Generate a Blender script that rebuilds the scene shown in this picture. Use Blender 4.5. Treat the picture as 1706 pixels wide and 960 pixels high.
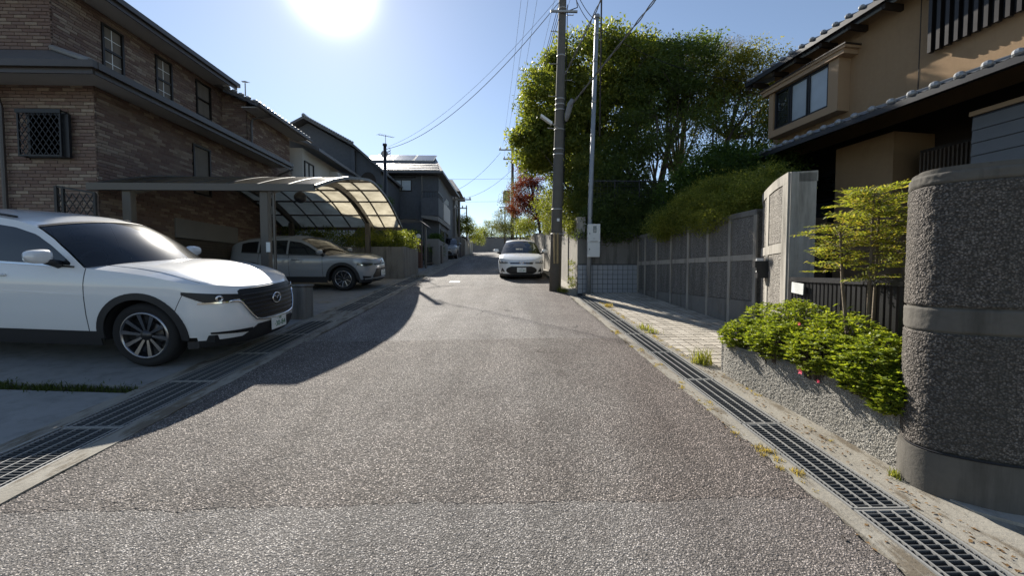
import bpy, math, random
import numpy as np
from mathutils import Vector, Matrix, noise

# ------------------------------------------------------------------ scene, camera, sky, sun
S = bpy.context.scene
for o in list(bpy.data.objects): bpy.data.objects.remove(o)
C = S.collection
RAD = math.radians
SL = 0.0868                                   # the street climbs away from the camera

cam_d = bpy.data.cameras.new('camera'); cam = bpy.data.objects.new('camera', cam_d); C.objects.link(cam)
cam.location = (0, 0, 1.5); cam.rotation_euler = (RAD(90 - 2.31), 0, RAD(-1.69))
cam_d.sensor_width = 36; cam_d.lens = 13.61; cam_d.clip_start = 0.05; cam_d.clip_end = 3000
S.camera = cam

SUN_EL, SUN_AZ = 33.6, -22.8                  # degrees; azimuth from +Y towards +X
sd = Vector((math.sin(RAD(SUN_AZ)) * math.cos(RAD(SUN_EL)), math.cos(RAD(SUN_AZ)) * math.cos(RAD(SUN_EL)), math.sin(RAD(SUN_EL))))
w = bpy.data.worlds.new('World'); S.world = w; w.use_nodes = True
nt = w.node_tree; nt.nodes.clear()
out = nt.nodes.new('ShaderNodeOutputWorld'); bg = nt.nodes.new('ShaderNodeBackground')
sky = nt.nodes.new('ShaderNodeTexSky'); sky.sky_type = 'NISHITA'; sky.sun_disc = False
sky.sun_elevation = RAD(SUN_EL); sky.sun_rotation = RAD(SUN_AZ)
sky.air_density = 1.0; sky.dust_density = 0.13; sky.ozone_density = 2.0; sky.altitude = 50
# bright air close round the sun (the aureole of a slightly milky morning sky)
tc = nt.nodes.new('ShaderNodeTexCoord')
nrm = nt.nodes.new('ShaderNodeVectorMath'); nrm.operation = 'NORMALIZE'
dot = nt.nodes.new('ShaderNodeVectorMath'); dot.operation = 'DOT_PRODUCT'; dot.inputs[1].default_value = sd
nt.links.new(tc.outputs['Generated'], nrm.inputs[0]); nt.links.new(nrm.outputs[0], dot.inputs[0])
def wmath(op, a, b):
    n = nt.nodes.new('ShaderNodeMath'); n.operation = op
    for i, v in enumerate((a, b)):
        if isinstance(v, (int, float)): n.inputs[i].default_value = v
        else: nt.links.new(v, n.inputs[i])
    return n.outputs[0]
d0 = wmath('MAXIMUM', dot.outputs['Value'], 0.0)
halo = wmath('ADD', wmath('MULTIPLY', wmath('POWER', d0, 760.0), 34.0), wmath('MULTIPLY', wmath('POWER', d0, 30.0), 0.45))
cm = nt.nodes.new('ShaderNodeVectorMath'); cm.operation = 'SCALE'; cm.inputs[0].default_value = (1.0, 0.985, 0.95)
nt.links.new(halo, cm.inputs['Scale'])
ad = nt.nodes.new('ShaderNodeVectorMath'); ad.operation = 'ADD'
hs = nt.nodes.new('ShaderNodeHueSaturation'); hs.inputs['Saturation'].default_value = .90; nt.links.new(sky.outputs[0], hs.inputs['Color']); nt.links.new(hs.outputs[0], ad.inputs[0]); nt.links.new(cm.outputs[0], ad.inputs[1])
nt.links.new(ad.outputs[0], bg.inputs[0]); bg.inputs[1].default_value = 0.074
nt.links.new(bg.outputs[0], out.inputs[0])

sun_d = bpy.data.lights.new('sun', 'SUN'); sun = bpy.data.objects.new('sun', sun_d); C.objects.link(sun)
sun_d.energy = 5.0; sun_d.angle = RAD(0.53); sun_d.color = (1.0, 0.94, 0.84)
sun.rotation_euler = sd.to_track_quat('Z', 'Y').to_euler(); sun.location = (-10, 20, 20)

S.view_settings.view_transform = 'Standard'; S.view_settings.look = 'None'
S.view_settings.exposure = 1.0; S.view_settings.gamma = 1.0; S.view_settings.use_curve_mapping = False
S.render.engine = 'CYCLES'
S.cycles.use_denoising = True; S.cycles.max_bounces = 7; S.cycles.diffuse_bounces = 3; S.cycles.glossy_bounces = 3
S.cycles.transmission_bounces = 5; S.cycles.transparent_max_bounces = 12
S.cycles.caustics_reflective = False; S.cycles.caustics_refractive = False
S.cycles.sample_clamp_indirect = 6.0; S.cycles.use_adaptive_sampling = True; S.cycles.adaptive_threshold = 0.015

def gz(y):                                    # street surface
    if y < 46: return SL * y
    return SL * 46 + 0.9 * (1 - math.exp(-(y - 46) * SL / 0.9))

# ------------------------------------------------------------------ helpers
LOC = {}
def tag(o, label=None, cat=None, group=None, kind=None):
    if label: o['label'] = label
    if cat: o['category'] = cat
    if group: o['group'] = group
    if kind: o['kind'] = kind
    return o
def thing(name, loc, label, cat, group=None):
    o = bpy.data.objects.new(name, None); C.objects.link(o)
    o.empty_display_size = 0.2; o.location = loc; LOC[o.name] = Vector(loc)
    return tag(o, label, cat, group)
def copy_tree(o, parent=None):
    c = o.copy(); C.objects.link(c); c.parent = parent
    for ch in list(o.children): copy_tree(ch, c)
    return c

class MB:
    """collects vertices and faces in world (or thing-local) coordinates"""
    def __init__(s): s.v = []; s.f = []; s.m = []; s.cm = 0
    def add(s, vs, fs):
        n = len(s.v); s.v.extend([tuple(p) for p in vs])
        for f in fs: s.f.append(tuple(i + n for i in f)); s.m.append(s.cm)
        return s
    def box(s, x0, x1, y0, y1, z0, z1):
        return s.add([(x0,y0,z0),(x1,y0,z0),(x1,y1,z0),(x0,y1,z0),(x0,y0,z1),(x1,y0,z1),(x1,y1,z1),(x0,y1,z1)],
                     [(0,3,2,1),(4,5,6,7),(0,1,5,4),(1,2,6,5),(2,3,7,6),(3,0,4,7)])
    def cbox(s, x0, x1, y0, y1, z0, z1, b=0.01):     # box with chamfered vertical and top edges
        o = [(x0+b,y0),(x1-b,y0),(x1,y0+b),(x1,y1-b),(x1-b,y1),(x0+b,y1),(x0,y1-b),(x0,y0+b)]
        cx, cy = (x0+x1)/2, (y0+y1)/2
        def ins(p): return (p[0] + (b if p[0] < cx else -b), p[1] + (b if p[1] < cy else -b))
        vs = [(p[0],p[1],z0) for p in o] + [(p[0],p[1],z1-b) for p in o] + [(ins(p)[0],ins(p)[1],z1) for p in o]
        fs = [tuple(range(7,-1,-1)), tuple(range(16,24))]
        for k in range(8):
            j = (k+1) % 8; fs += [(k,j,8+j,8+k), (8+k,8+j,16+j,16+k)]
        return s.add(vs, fs)
    def slab(s, x0, x1, y0, y1, off, th):            # box lying on the sloping street
        a, b = gz(y0) + off, gz(y1) + off
        return s.add([(x0,y0,a-th),(x1,y0,a-th),(x1,y1,b-th),(x0,y1,b-th),(x0,y0,a),(x1,y0,a),(x1,y1,b),(x0,y1,b)],
                     [(0,3,2,1),(4,5,6,7),(0,1,5,4),(1,2,6,5),(2,3,7,6),(3,0,4,7)])
    def hexa(s, bot, top):                           # two quads, counter-clockwise from above
        return s.add(list(bot) + list(top), [(3,2,1,0),(4,5,6,7),(0,1,5,4),(1,2,6,5),(2,3,7,6),(3,0,4,7)])
    def prism(s, poly, z0, z1):
        n = len(poly); z0f = z0 if callable(z0) else (lambda x, y: z0); z1f = z1 if callable(z1) else (lambda x, y: z1)
        vs = [(x,y,z0f(x,y)) for x,y in poly] + [(x,y,z1f(x,y)) for x,y in poly]
        return s.add(vs, [tuple(range(n-1,-1,-1)), tuple(range(n,2*n))] + [(i,(i+1)%n,n+(i+1)%n,n+i) for i in range(n)])
    def bar(s, a, b, w, h=None, up=(0,0,1)):         # rectangular bar from a to b
        h = h or w; a, b = Vector(a), Vector(b); d = (b-a).normalized(); up = Vector(up)
        if abs(d.dot(up)) > .98: up = Vector((1,0,0))
        sx = d.cross(up).normalized(); sy = sx.cross(d)
        q = [(-1,-1),(1,-1),(1,1),(-1,1)]
        vs = [p + sx*(w/2*i) + sy*(h/2*j) for p in (a,b) for i,j in q]
        return s.add(vs, [(3,2,1,0),(4,5,6,7),(0,1,5,4),(1,2,6,5),(2,3,7,6),(3,0,4,7)])
    def tube(s, path, r, n=8, cap=True):
        path = [Vector(p) for p in path]; k = len(path)
        rs = r if isinstance(r, (list, tuple)) else [r]*k
        vs = []; fs = []; prev = None
        for i, p in enumerate(path):
            d = (path[min(i+1,k-1)] - path[max(i-1,0)])
            d = d.normalized() if d.length > 1e-9 else Vector((0,0,1))
            if prev is None:
                t = Vector((0,0,1)) if abs(d.z) < .9 else Vector((1,0,0)); u = d.cross(t).normalized()
            else:
                u = prev - d*prev.dot(d); u = u.normalized() if u.length > 1e-6 else d.orthogonal().normalized()
            prev = u; v = d.cross(u)
            for j in range(n):
                a = 2*math.pi*j/n; vs.append(p + (u*math.cos(a) + v*math.sin(a))*rs[i])
        for i in range(k-1):
            for j in range(n):
                fs.append((i*n+j, i*n+(j+1)%n, (i+1)*n+(j+1)%n, (i+1)*n+j))
        if cap: fs += [tuple(range(n-1,-1,-1)), tuple((k-1)*n+j for j in range(n))]
        return s.add(vs, fs)
    def lathe(s, prof, n=24, c=(0,0,0), axis='z', a0=0, a1=2*math.pi):
        k = len(prof); vs = []; fs = []; full = abs(a1-a0-2*math.pi) < 1e-6; m = n if full else n+1
        for j in range(m):
            a = a0 + (a1-a0)*j/n; ca, sa = math.cos(a), math.sin(a)
            for r, h in prof:
                p = (r*ca, r*sa, h) if axis == 'z' else ((r*ca, h, r*sa) if axis == 'y' else (h, r*ca, r*sa))
                vs.append((p[0]+c[0], p[1]+c[1], p[2]+c[2]))
        for j in range(n):
            j2 = (j+1) % m
            for i in range(k-1):
                q = (j*k+i, j2*k+i, j2*k+i+1, j*k+i+1)
                fs.append(q if axis != 'y' else q[::-1])
        return s.add(vs, fs)
    def grid(s, P, flip=False, close=False):         # P[i][j] points
        m, n = len(P), len(P[0]); vs = [p for r in P for p in r]; fs = []
        for i in range(m-1):
            for j in range(n-1):
                q = (i*n+j, i*n+j+1, (i+1)*n+j+1, (i+1)*n+j); fs.append(q[::-1] if flip else q)
        return s.add(vs, fs)
    def ball(s, c, r, nu=14, nv=9):
        rx, ry, rz = r if isinstance(r, (tuple, list)) else (r, r, r); P = []
        for i in range(nv+1):
            t = math.pi*i/nv - math.pi/2
            P.append([(c[0]+rx*math.cos(t)*math.cos(2*math.pi*j/nu), c[1]+ry*math.cos(t)*math.sin(2*math.pi*j/nu), c[2]+rz*math.sin(t)) for j in range(nu+1)])
        return s.grid(P)
    def build(s, name, mat, parent=None, smooth=False, local=False, kind=None):
        me = bpy.data.meshes.new(name)
        off = Vector((0,0,0))
        if parent is not None and not local: off = LOC.get(parent.name, Vector((0,0,0)))
        V = np.array(s.v, dtype=np.float64).reshape(-1,3) - np.array(off)
        me.from_pydata(V.tolist(), [], s.f)
        mats = mat if isinstance(mat, (list, tuple)) else [mat]
        for m in mats: me.materials.append(m)
        if len(mats) > 1: me.polygons.foreach_set('material_index', s.m)
        if smooth: me.shade_smooth()
        me.update()
        o = bpy.data.objects.new(name, me); C.objects.link(o)
        if parent is not None:
            o.parent = parent; LOC[o.name] = off if not local else Vector((0,0,0))
        if kind: o['kind'] = kind
        return o

def smooth_angle(o, deg=35):
    o.data.shade_smooth()
    me = o.data
    sharp = me.attributes.get('sharp_edge') or me.attributes.new('sharp_edge', 'BOOLEAN', 'EDGE')
    import bmesh
    bm = bmesh.new(); bm.from_mesh(me); c = math.cos(RAD(deg))
    vals = [ (len(e.link_faces) != 2) or e.link_faces[0].normal.dot(e.link_faces[1].normal) < c for e in bm.edges]
    bm.free(); sharp.data.foreach_set('value', vals)
    return o

def npmesh(name, V, F, mat, parent=None, kind=None, off=(0,0,0)):
    """fast mesh from numpy arrays; F is (n,3) or (n,4)"""
    me = bpy.data.meshes.new(name); V = np.asarray(V, dtype=np.float32) - np.array(off, dtype=np.float32)
    F = np.asarray(F, dtype=np.int32); k = F.shape[1]
    me.vertices.add(len(V)); me.vertices.foreach_set('co', V.ravel())
    me.loops.add(F.size); me.loops.foreach_set('vertex_index', F.ravel())
    me.polygons.add(len(F)); me.polygons.foreach_set('loop_start', np.arange(0, F.size, k, dtype=np.int32))
    me.polygons.foreach_set('loop_total', np.full(len(F), k, dtype=np.int32))
    me.materials.append(mat); me.update(calc_edges=True); me.validate()
    o = bpy.data.objects.new(name, me); C.objects.link(o)
    if parent is not None: o.parent = parent; LOC[o.name] = Vector(off)
    if kind: o['kind'] = kind
    return o

# ------------------------------------------------------------------ materials
class NG:
    def __init__(s, name):
        s.m = bpy.data.materials.new(name); s.m.use_nodes = True; s.t = s.m.node_tree; s.t.nodes.clear()
        s.out = s.t.nodes.new('ShaderNodeOutputMaterial')
    def n(s, typ, **kw):
        nd = s.t.nodes.new('ShaderNode' + typ)
        for k, v in kw.items():
            if k.startswith('_'): setattr(nd, k[1:], v)
        for k, v in kw.items():
            if not k.startswith('_'): s.set(nd.inputs[k.replace('__', ' ')], v)
        return nd
    def set(s, inp, v):
        if isinstance(v, bpy.types.NodeSocket): s.t.links.new(v, inp)
        elif hasattr(inp, 'default_value'):
            if isinstance(v, (tuple, list)) and len(v) == 3 and len(inp.default_value) == 4: v = (*v, 1)
            inp.default_value = v
    def coord(s, world=False):
        if world: return s.n('NewGeometry').outputs['Position']
        return s.n('TexCoord').outputs['Object']
    def noise(s, vec, scale, detail=4, rough=.55): return s.n('TexNoise', Vector=vec, Scale=scale, Detail=detail, Roughness=rough).outputs[0]
    def voro(s, vec, scale, feature='F1', out='Distance', rnd=1.0):
        nd = s.n('TexVoronoi', _feature=feature, Vector=vec, Scale=scale, Randomness=rnd); return nd.outputs[out]
    def ramp(s, fac, stops):
        nd = s.n('ValToRGB', Fac=fac); e = nd.color_ramp.elements
        while len(e) < len(stops): e.new(.5)
        for el, (p, c) in zip(e, stops): el.position = p; el.color = (*c, 1) if len(c) == 3 else c
        return nd.outputs[0]
    def mix(s, fac, a, b, mode='MIX'):
        nd = s.n('Mix', _data_type='RGBA', _blend_type=mode); s.set(nd.inputs[0], fac); s.set(nd.inputs[6], a); s.set(nd.inputs[7], b); return nd.outputs[2]
    def math(s, op, a, b=0.0, clamp=False):
        nd = s.n('Math', _operation=op); nd.use_clamp = clamp; s.set(nd.inputs[0], a); s.set(nd.inputs[1], b); return nd.outputs[0]
    def bump(s, h, strength=.5, dist=.01, normal=None):
        nd = s.n('Bump', Strength=strength, Distance=dist, Height=h)
        if normal is not None: s.set(nd.inputs['Normal'], normal)
        return nd.outputs[0]
    def pbr(s, color, rough=.6, normal=None, metal=0.0, spec=.5, coat=0.0, alpha=1.0, trans=0.0, emit=None):
        p = s.n('BsdfPrincipled'); s.set(p.inputs['Base Color'], color); s.set(p.inputs['Roughness'], rough)
        s.set(p.inputs['Metallic'], metal); s.set(p.inputs['Specular IOR Level'], spec); s.set(p.inputs['Coat Weight'], coat)
        s.set(p.inputs['Coat Roughness'], .03); s.set(p.inputs['Alpha'], alpha); s.set(p.inputs['Transmission Weight'], trans)
        if normal is not None: s.set(p.inputs['Normal'], normal)
        return p.outputs[0]
    def done(s, shader): s.t.links.new(shader, s.out.inputs[0]); return s.m

def plain(name, col, rough=.5, metal=0.0, spec=.5, coat=0.0, var=.12, vs=6.0, bump=0.0, bs=60, bd=.004):
    g = NG(name); v = g.coord(True)
    nz = g.noise(v, vs, 5); c = g.mix(nz, tuple(x*(1-var) for x in col), tuple(min(1, x*(1+var)) for x in col))
    nn = g.bump(g.noise(v, bs, 3), bump, bd) if bump else None
    r = g.math('ADD', g.math('MULTIPLY', nz, .12), rough - .06)
    return g.done(g.pbr(c, r, nn, metal, spec, coat))

def isl(g):                                      # a random number for each separate piece
    a = g.n('NewGeometry').outputs['Random Per Island']; b = g.n('ObjectInfo').outputs['Random']
    return g.math('FRACT', g.math('ADD', a, b))

def concrete(name, c1, c2, scale=3.0, rough=.85, bump=.25, bs=70, stain=.5, dark=(.05,.05,.045)):
    g = NG(name); v = g.coord(True)
    a = g.noise(v, scale, 6, .6); b = g.noise(v, scale*9, 4, .6)
    st = g.n('Mapping', Vector=v, Scale=(3.5, 3.5, .35)).outputs[0]          # rain streaks run down
    s1 = g.ramp(g.noise(st, 2.2, 6, .65), [(.48, (0,0,0)), (.72, (1,1,1))])
    c = g.mix(a, c1, c2); c = g.mix(g.math('MULTIPLY', b, .35), c, tuple(x*.55 for x in c1))
    c = g.mix(g.math('MULTIPLY', s1, stain), c, dark)
    n = g.bump(g.noise(v, bs, 5, .6), bump, .006)
    return g.done(g.pbr(c, rough, n, spec=.3))

def asphalt(name, dark, light, tint, scale, bd, crack=True):
    g = NG(name); v = g.coord(True)
    wv = g.n('Mapping', Vector=v, Scale=(1, 1, 1)).outputs[0]
    vor = g.n('TexVoronoi', _feature='F1', Vector=wv, Scale=scale, Randomness=1.0)
    vor2 = g.n('TexVoronoi', _feature='F1', Vector=wv, Scale=scale*2.3, Randomness=1.0)
    rnd = g.n('SeparateColor', Color=vor.outputs['Color']).outputs[0]
    rn2 = g.n('SeparateColor', Color=vor2.outputs['Color']).outputs[1]
    stone = g.ramp(rnd, [(0.0, tuple(x*.6 for x in dark)), (.45, tuple(.75*a+.25*b for a, b in zip(dark, light))), (.72, light), (.86, tuple(min(1, x*1.35) for x in light)), (1.0, tuple(min(1, x*1.75) for x in light))])
    edge = g.ramp(vor.outputs['Distance'], [(.30, (0,0,0)), (.58, (1,1,1))])
    col = g.mix(edge, stone, tuple(x*.55 for x in dark))
    col = g.mix(g.math('MULTIPLY', rn2, .35), col, tuple(x*.7 for x in light))
    big = g.ramp(g.noise(v, .55, 5, .6), [(.35, (0,0,0)), (.7, (1,1,1))])
    col = g.mix(g.math('MULTIPLY', big, .55), col, tint, 'MULTIPLY')
    big2 = g.ramp(g.noise(v, 1.7, 6, .65), [(.42, (1,1,1)), (.75, (.62,.6,.6))])
    col = g.mix(.8, col, big2, 'MULTIPLY')
    tr_ = g.ramp(g.noise(g.n('Mapping', Vector=v, Scale=(1.3, .10, 1)).outputs[0], 1.6, 4, .5), [(.35, (.80,.79,.78)), (.68, (1.14,1.14,1.14))])     # wheel tracks run along the street
    col = g.mix(1.0, col, tr_, 'MULTIPLY')
    oil = g.ramp(g.noise(g.n('Mapping', Vector=v, Scale=(1, .7, 1)).outputs[0], 2.4, 6, .7), [(.60, (1,1,1)), (.74, (.62,.58,.56))]); col = g.mix(.8, col, oil, 'MULTIPLY')
    xx = g.n('SeparateXYZ', Vector=v).outputs[0]; edge_ = g.math('MULTIPLY', g.ramp(g.math('ADD', g.math('MULTIPLY', xx, .5), g.math('MULTIPLY', g.noise(v, 1.1, 5), .5)), [(.55, (0,0,0)), (1.0, (1,1,1))]), .6); col = g.mix(edge_, col, (.68,.60,.58), 'MULTIPLY')     # damp brown asphalt towards the right gutter
    h = g.math('ADD', g.math('MULTIPLY', vor.outputs['Distance'], -1.0), g.math('MULTIPLY', vor2.outputs['Distance'], -.45))
    h = g.math('ADD', h, g.math('MULTIPLY', rnd, .5))
    if crack:
        wp = g.n('VectorMath', _operation='ADD'); g.set(wp.inputs[0], v)
        sc = g.n('VectorMath', _operation='SCALE', Scale=.35); g.set(sc.inputs[0], g.n('TexNoise', Vector=v, Scale=2.5, Detail=3.0).outputs[1]); g.set(wp.inputs[1], sc.outputs[0])
        cr = g.voro(wp.outputs[0], .55, 'DISTANCE_TO_EDGE', 'Distance')
        gate = g.ramp(g.noise(v, .8, 2), [(.57, (0,0,0)), (.62, (1,1,1))])
        ck = g.math('MULTIPLY', g.ramp(cr, [(.004, (1,1,1)), (.011, (0,0,0))]), gate)
        col = g.mix(g.math('MULTIPLY', ck, .75), col, (.03,.028,.026)); h = g.math('SUBTRACT', h, g.math('MULTIPLY', ck, 1.2))
    n = g.bump(h, 1.0, bd)
    return g.done(g.pbr(col, .8, n, spec=.25))

def leafmat(name, c1, c2, trans=.45, rough=.45, third=None):
    g = NG(name); r = isl(g); v = g.coord(True)
    c = g.ramp(g.math('ADD', g.math('MULTIPLY', r, .6), g.math('MULTIPLY', g.noise(v, 1.1, 3), .4)), [(.2, c1), (.8, c2)] if not third else [(.15, c1), (.6, c2), (.95, third)])
    d = g.pbr(c, rough+.12, spec=.2)
    tcol = g.mix(1.0, c, (1.25, 1.2, .45), 'MULTIPLY')
    t = g.n('BsdfTranslucent', Color=g.mix(1.0, tcol, (1.8,1.8,1.8), 'MULTIPLY')).outputs[0]
    m = g.n('MixShader'); g.set(m.inputs[0], trans); g.set(m.inputs[1], d); g.set(m.inputs[2], t)
    return g.done(m.outputs[0])

def glassmat(name, tint=(.5,.55,.55), clear=.6, rough=.02):
    g = NG(name); f = g.n('Fresnel', IOR=1.5).outputs[0]
    gl = g.n('BsdfGlossy', Color=(.95,.97,1.0), Roughness=rough).outputs[0]
    tr = g.n('BsdfTransparent', Color=tint).outputs[0]; df = g.n('BsdfPrincipled', **{'Base__Color': (.012,.014,.016), 'Roughness': .25}).outputs[0]
    m1 = g.n('MixShader'); g.set(m1.inputs[0], clear); g.set(m1.inputs[1], df); g.set(m1.inputs[2], tr)
    m2 = g.n('MixShader'); g.set(m2.inputs[0], g.math('MINIMUM', f, 1.0)); g.set(m2.inputs[1], m1.outputs[0]); g.set(m2.inputs[2], gl)
    return g.done(m2.outputs[0])

M = {}
M['ground'] = concrete('earth', (.10,.085,.06), (.16,.14,.10), 1.0, .95)
M['asphalt_main'] = asphalt('asphalt_main', (.13,.118,.108), (.43,.392,.36), (.95,.90,.87), 92, .008, False)
M['asphalt_near'] = asphalt('asphalt_near', (.185,.175,.165), (.45,.425,.40), (.96,.94,.92), 110, .006, False)
M['asphalt_far'] = asphalt('asphalt_far', (.165,.154,.145), (.45,.42,.395), (.95,.93,.91), 80, .007)
M['kerb'] = concrete('kerb_concrete', (.17,.15,.12), (.33,.31,.265), 5, .9, .5, 45, .75, (.085,.07,.05))
g = NG('dirty_kerb'); v = g.coord(True)
c = g.mix(g.noise(v, 5, 6, .6), (.19,.172,.14), (.36,.34,.295)); c = g.mix(g.math('MULTIPLY', g.noise(v, 40, 4), .3), c, (.12,.105,.085))
dirt_ = g.ramp(g.noise(g.n('Mapping', Vector=v, Scale=(1.6,.5,1)).outputs[0], 4.5, 7, .7), [(.50,(0,0,0)), (.60,(1,1,1))]); c = g.mix(g.math('MULTIPLY', dirt_, .8), c, (.105,.082,.055))
spk = g.ramp(g.voro(v, 42, 'F1', 'Distance'), [(.10,(1,1,1)), (.2,(0,0,0))]); c = g.mix(g.math('MULTIPLY', spk, g.math('MULTIPLY', dirt_, .7)), c, (.05,.035,.02))
M['kerb'] = g.done(g.pbr(c, .92, g.bump(g.math('ADD', g.noise(v, 45, 5), g.math('MULTIPLY', dirt_, .6)), .5, .008), spec=.25))
M['drive'] = concrete('driveway_concrete', (.20,.198,.19), (.33,.328,.315), 1.3, .88, .35, 60, .5, (.11,.108,.10))
M['channel'] = concrete('channel_concrete', (.035,.037,.04), (.06,.062,.065), 3, .9)
M['galv'] = plain('galvanised_steel', (.36,.355,.34), .55, .45, .5, 0, .2, 9, .15, 120, .002)
M['galv_gap_shade'] = plain('gap_shade_bars', (.10,.105,.11), .6, .35, .4, 0, .25, 9)  # bearing bars coloured darker to paint in the shade of the grate gaps
M['paver'] = None
g = NG('paver'); v = g.coord(True); r = isl(g)
c = g.ramp(r, [(0, (.34,.31,.26)), (.5, (.42,.38,.32)), (1, (.48,.44,.375))])
c = g.mix(g.math('MULTIPLY', g.ramp(g.noise(v, 1.6, 6), [(.45,(0,0,0)), (.7,(1,1,1))]), .5), c, (.20,.175,.14))
M['paver'] = g.done(g.pbr(c, .85, g.bump(g.noise(v, 150, 4), .3, .003), spec=.3))
g = NG('brick'); v = g.coord(True); r = isl(g)
c = g.ramp(r, [(0, (.145,.088,.072)), (.3, (.20,.132,.103)), (.5, (.17,.115,.10)), (.7, (.235,.168,.13)), (.86, (.285,.22,.168)), (1, (.35,.285,.225))])
c = g.mix(g.math('MULTIPLY', g.noise(v, 14, 5), .45), c, (.13,.10,.085))
M['brick'] = g.done(g.pbr(c, .75, g.bump(g.noise(v, 90, 4), .5, .004), spec=.3))
M['mortar'] = concrete('mortar', (.16,.135,.11), (.22,.19,.16), 4, .95, .3, 90, .3)
def aggregate(name, c1, c2, scale, bd, stain=.5):
    g = NG(name); v = g.coord(True)
    vo = g.n('TexVoronoi', _feature='F1', Vector=v, Scale=scale); rnd = g.n('SeparateColor', Color=vo.outputs['Color']).outputs[0]
    c = g.ramp(rnd, [(0, c1), (.7, c2), (1, tuple(min(1, x*1.45) for x in c2))])
    c = g.mix(g.ramp(vo.outputs['Distance'], [(.3,(0,0,0)), (.7,(1,1,1))]), c, tuple(x*.6 for x in c1))
    st = g.n('Mapping', Vector=v, Scale=(3, 3, .4)).outputs[0]
    c = g.mix(g.math('MULTIPLY', g.ramp(g.noise(st, 1.7, 6, .65), [(.45,(0,0,0)), (.75,(1,1,1))]), stain), c, (.055,.052,.045))
    n = g.bump(g.math('ADD', g.math('MULTIPLY', vo.outputs['Distance'], -1), g.math('MULTIPLY', g.noise(v, scale*.45, 4), 1.2)), .9, bd)
    return g.done(g.pbr(c, .85, n, spec=.3))
M['aggregate'] = aggregate('washed_aggregate', (.21,.19,.165), (.36,.335,.30), 85, .010, .45)
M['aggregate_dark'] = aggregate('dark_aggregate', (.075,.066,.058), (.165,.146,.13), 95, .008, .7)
M['aggregate_mid'] = aggregate('panel_aggregate', (.15,.142,.13), (.26,.248,.228), 95, .007, .65)
M['planter'] = aggregate('rough_cast', (.26,.245,.215), (.37,.35,.315), 110, .006, .35)
M['wallcon'] = concrete('wall_concrete', (.30,.28,.245), (.42,.395,.35), 2.5, .88, .25, 60, .8, (.10,.09,.075))
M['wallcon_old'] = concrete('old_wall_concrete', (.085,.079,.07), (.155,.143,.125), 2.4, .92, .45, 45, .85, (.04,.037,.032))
M['wallcon_dark'] = concrete('weathered_concrete', (.15,.145,.135), (.24,.23,.21), 2.0, .9, .3, 60, .8, (.05,.048,.042))
M['stucco'] = concrete('tan_stucco', (.31,.205,.115), (.355,.24,.14), 1.6, .92, .5, 160, .16, (.17,.11,.07))
M['stucco_trim'] = plain('tan_trim', (.35,.24,.145), .7, 0, .3, 0, .06, 3)
M['darkwood'] = plain('dark_wood', (.03,.022,.017), .6, 0, .3, 0, .3, 8)
M['black'] = plain('black_metal', (.018,.018,.02), .45, .3, .5, 0, .2, 5)
M['darkframe'] = plain('bronze_aluminium', (.032,.028,.026), .4, .6, .5, 0, .2, 5)
M['soffit'] = plain('soffit_board', (.42,.41,.39), .8, 0, .3, 0, .1, 3)
M['gutter'] = plain('gutter_brown', (.055,.045,.04), .4, 0, .5, 0, .2, 6)
M['rooftile'] = plain('slate_roof', (.10,.10,.105), .5, 0, .5, 0, .35, 9, .4, 40, .01)
M['kawara'] = plain('silver_kawara', (.24,.25,.26), .32, .25, .6, 0, .25, 9, .2, 60, .003)
M['slatewall'] = plain('slate_cladding', (.085,.092,.105), .75, 0, .3, 0, .3, 7, .5, 30, .01)
M['whitewall'] = plain('pale_render', (.50,.49,.47), .85, 0, .3, 0, .08, 2)
M['greywall'] = plain('grey_render', (.20,.195,.19), .85, 0, .3, 0, .15, 2, .3, 60)
M['steelpost'] = plain('bronze_post', (.10,.09,.08), .45, .5, .5, 0, .12, 5)
g = NG('smoked_polycarbonate'); v = g.coord(True)
dirt = g.ramp(g.noise(v, 2.6, 6, .65), [(.35, (.84,.82,.77)), (.75, (.58,.56,.51))])
tr = g.n('BsdfTranslucent', Color=g.mix(1.0, dirt, (.88,.86,.80), 'MULTIPLY')).outputs[0]; p = g.pbr((.16,.145,.125), .22, spec=.6)
m = g.n('MixShader'); g.set(m.inputs[0], .8); g.set(m.inputs[1], p); g.set(m.inputs[2], tr)
M['poly'] = g.done(m.outputs[0])
M['pole_con'] = plain('pole_concrete', (.12,.112,.10), .85, 0, .3, 0, .25, 5, .3, 80)
M['pole_steel'] = plain('painted_pole', (.27,.29,.31), .5, .3, .5, 0, .15, 5)
M['woodpole'] = plain('brown_pole', (.10,.085,.07), .8, 0, .3, 0, .25, 6)
M['meter'] = plain('meter_box', (.62,.63,.61), .45, 0, .5, 0, .05, 4)
M['yellow'] = plain('tan_guard', (.33,.24,.12), .6, 0, .4, 0, .15, 7)
M['cable'] = plain('cable_black', (.03,.03,.033), .9, 0, .05)
M['cable_grey'] = plain('cable_grey', (.22,.22,.22), .9, 0, .05)
M['bluetile'] = plain('blue_grey_tile', (.30,.32,.345), .35, 0, .5, 0, .15, 14)
M['grout'] = plain('tile_grout', (.05,.052,.055), .9)
M['white'] = plain('white_plastic', (.75,.75,.73), .4)
M['bark'] = plain('bark', (.075,.06,.048), .9, 0, .2, 0, .35, 12, .7, 50, .01)
M['bark_pale'] = plain('pale_bark', (.16,.13,.10), .9, 0, .2, 0, .3, 12, .7, 50, .01)
M['soil'] = plain('soil', (.06,.045,.032), .95, 0, .1, 0, .3, 10, .8, 40, .02)
M['leaf_camphor'] = leafmat('leaf_camphor', (.06,.085,.022), (.155,.18,.044), .45, .38, (.27,.265,.072))
M['leaf_dark'] = leafmat('leaf_dark', (.045,.07,.025), (.11,.145,.045), .45, .45)
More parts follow.
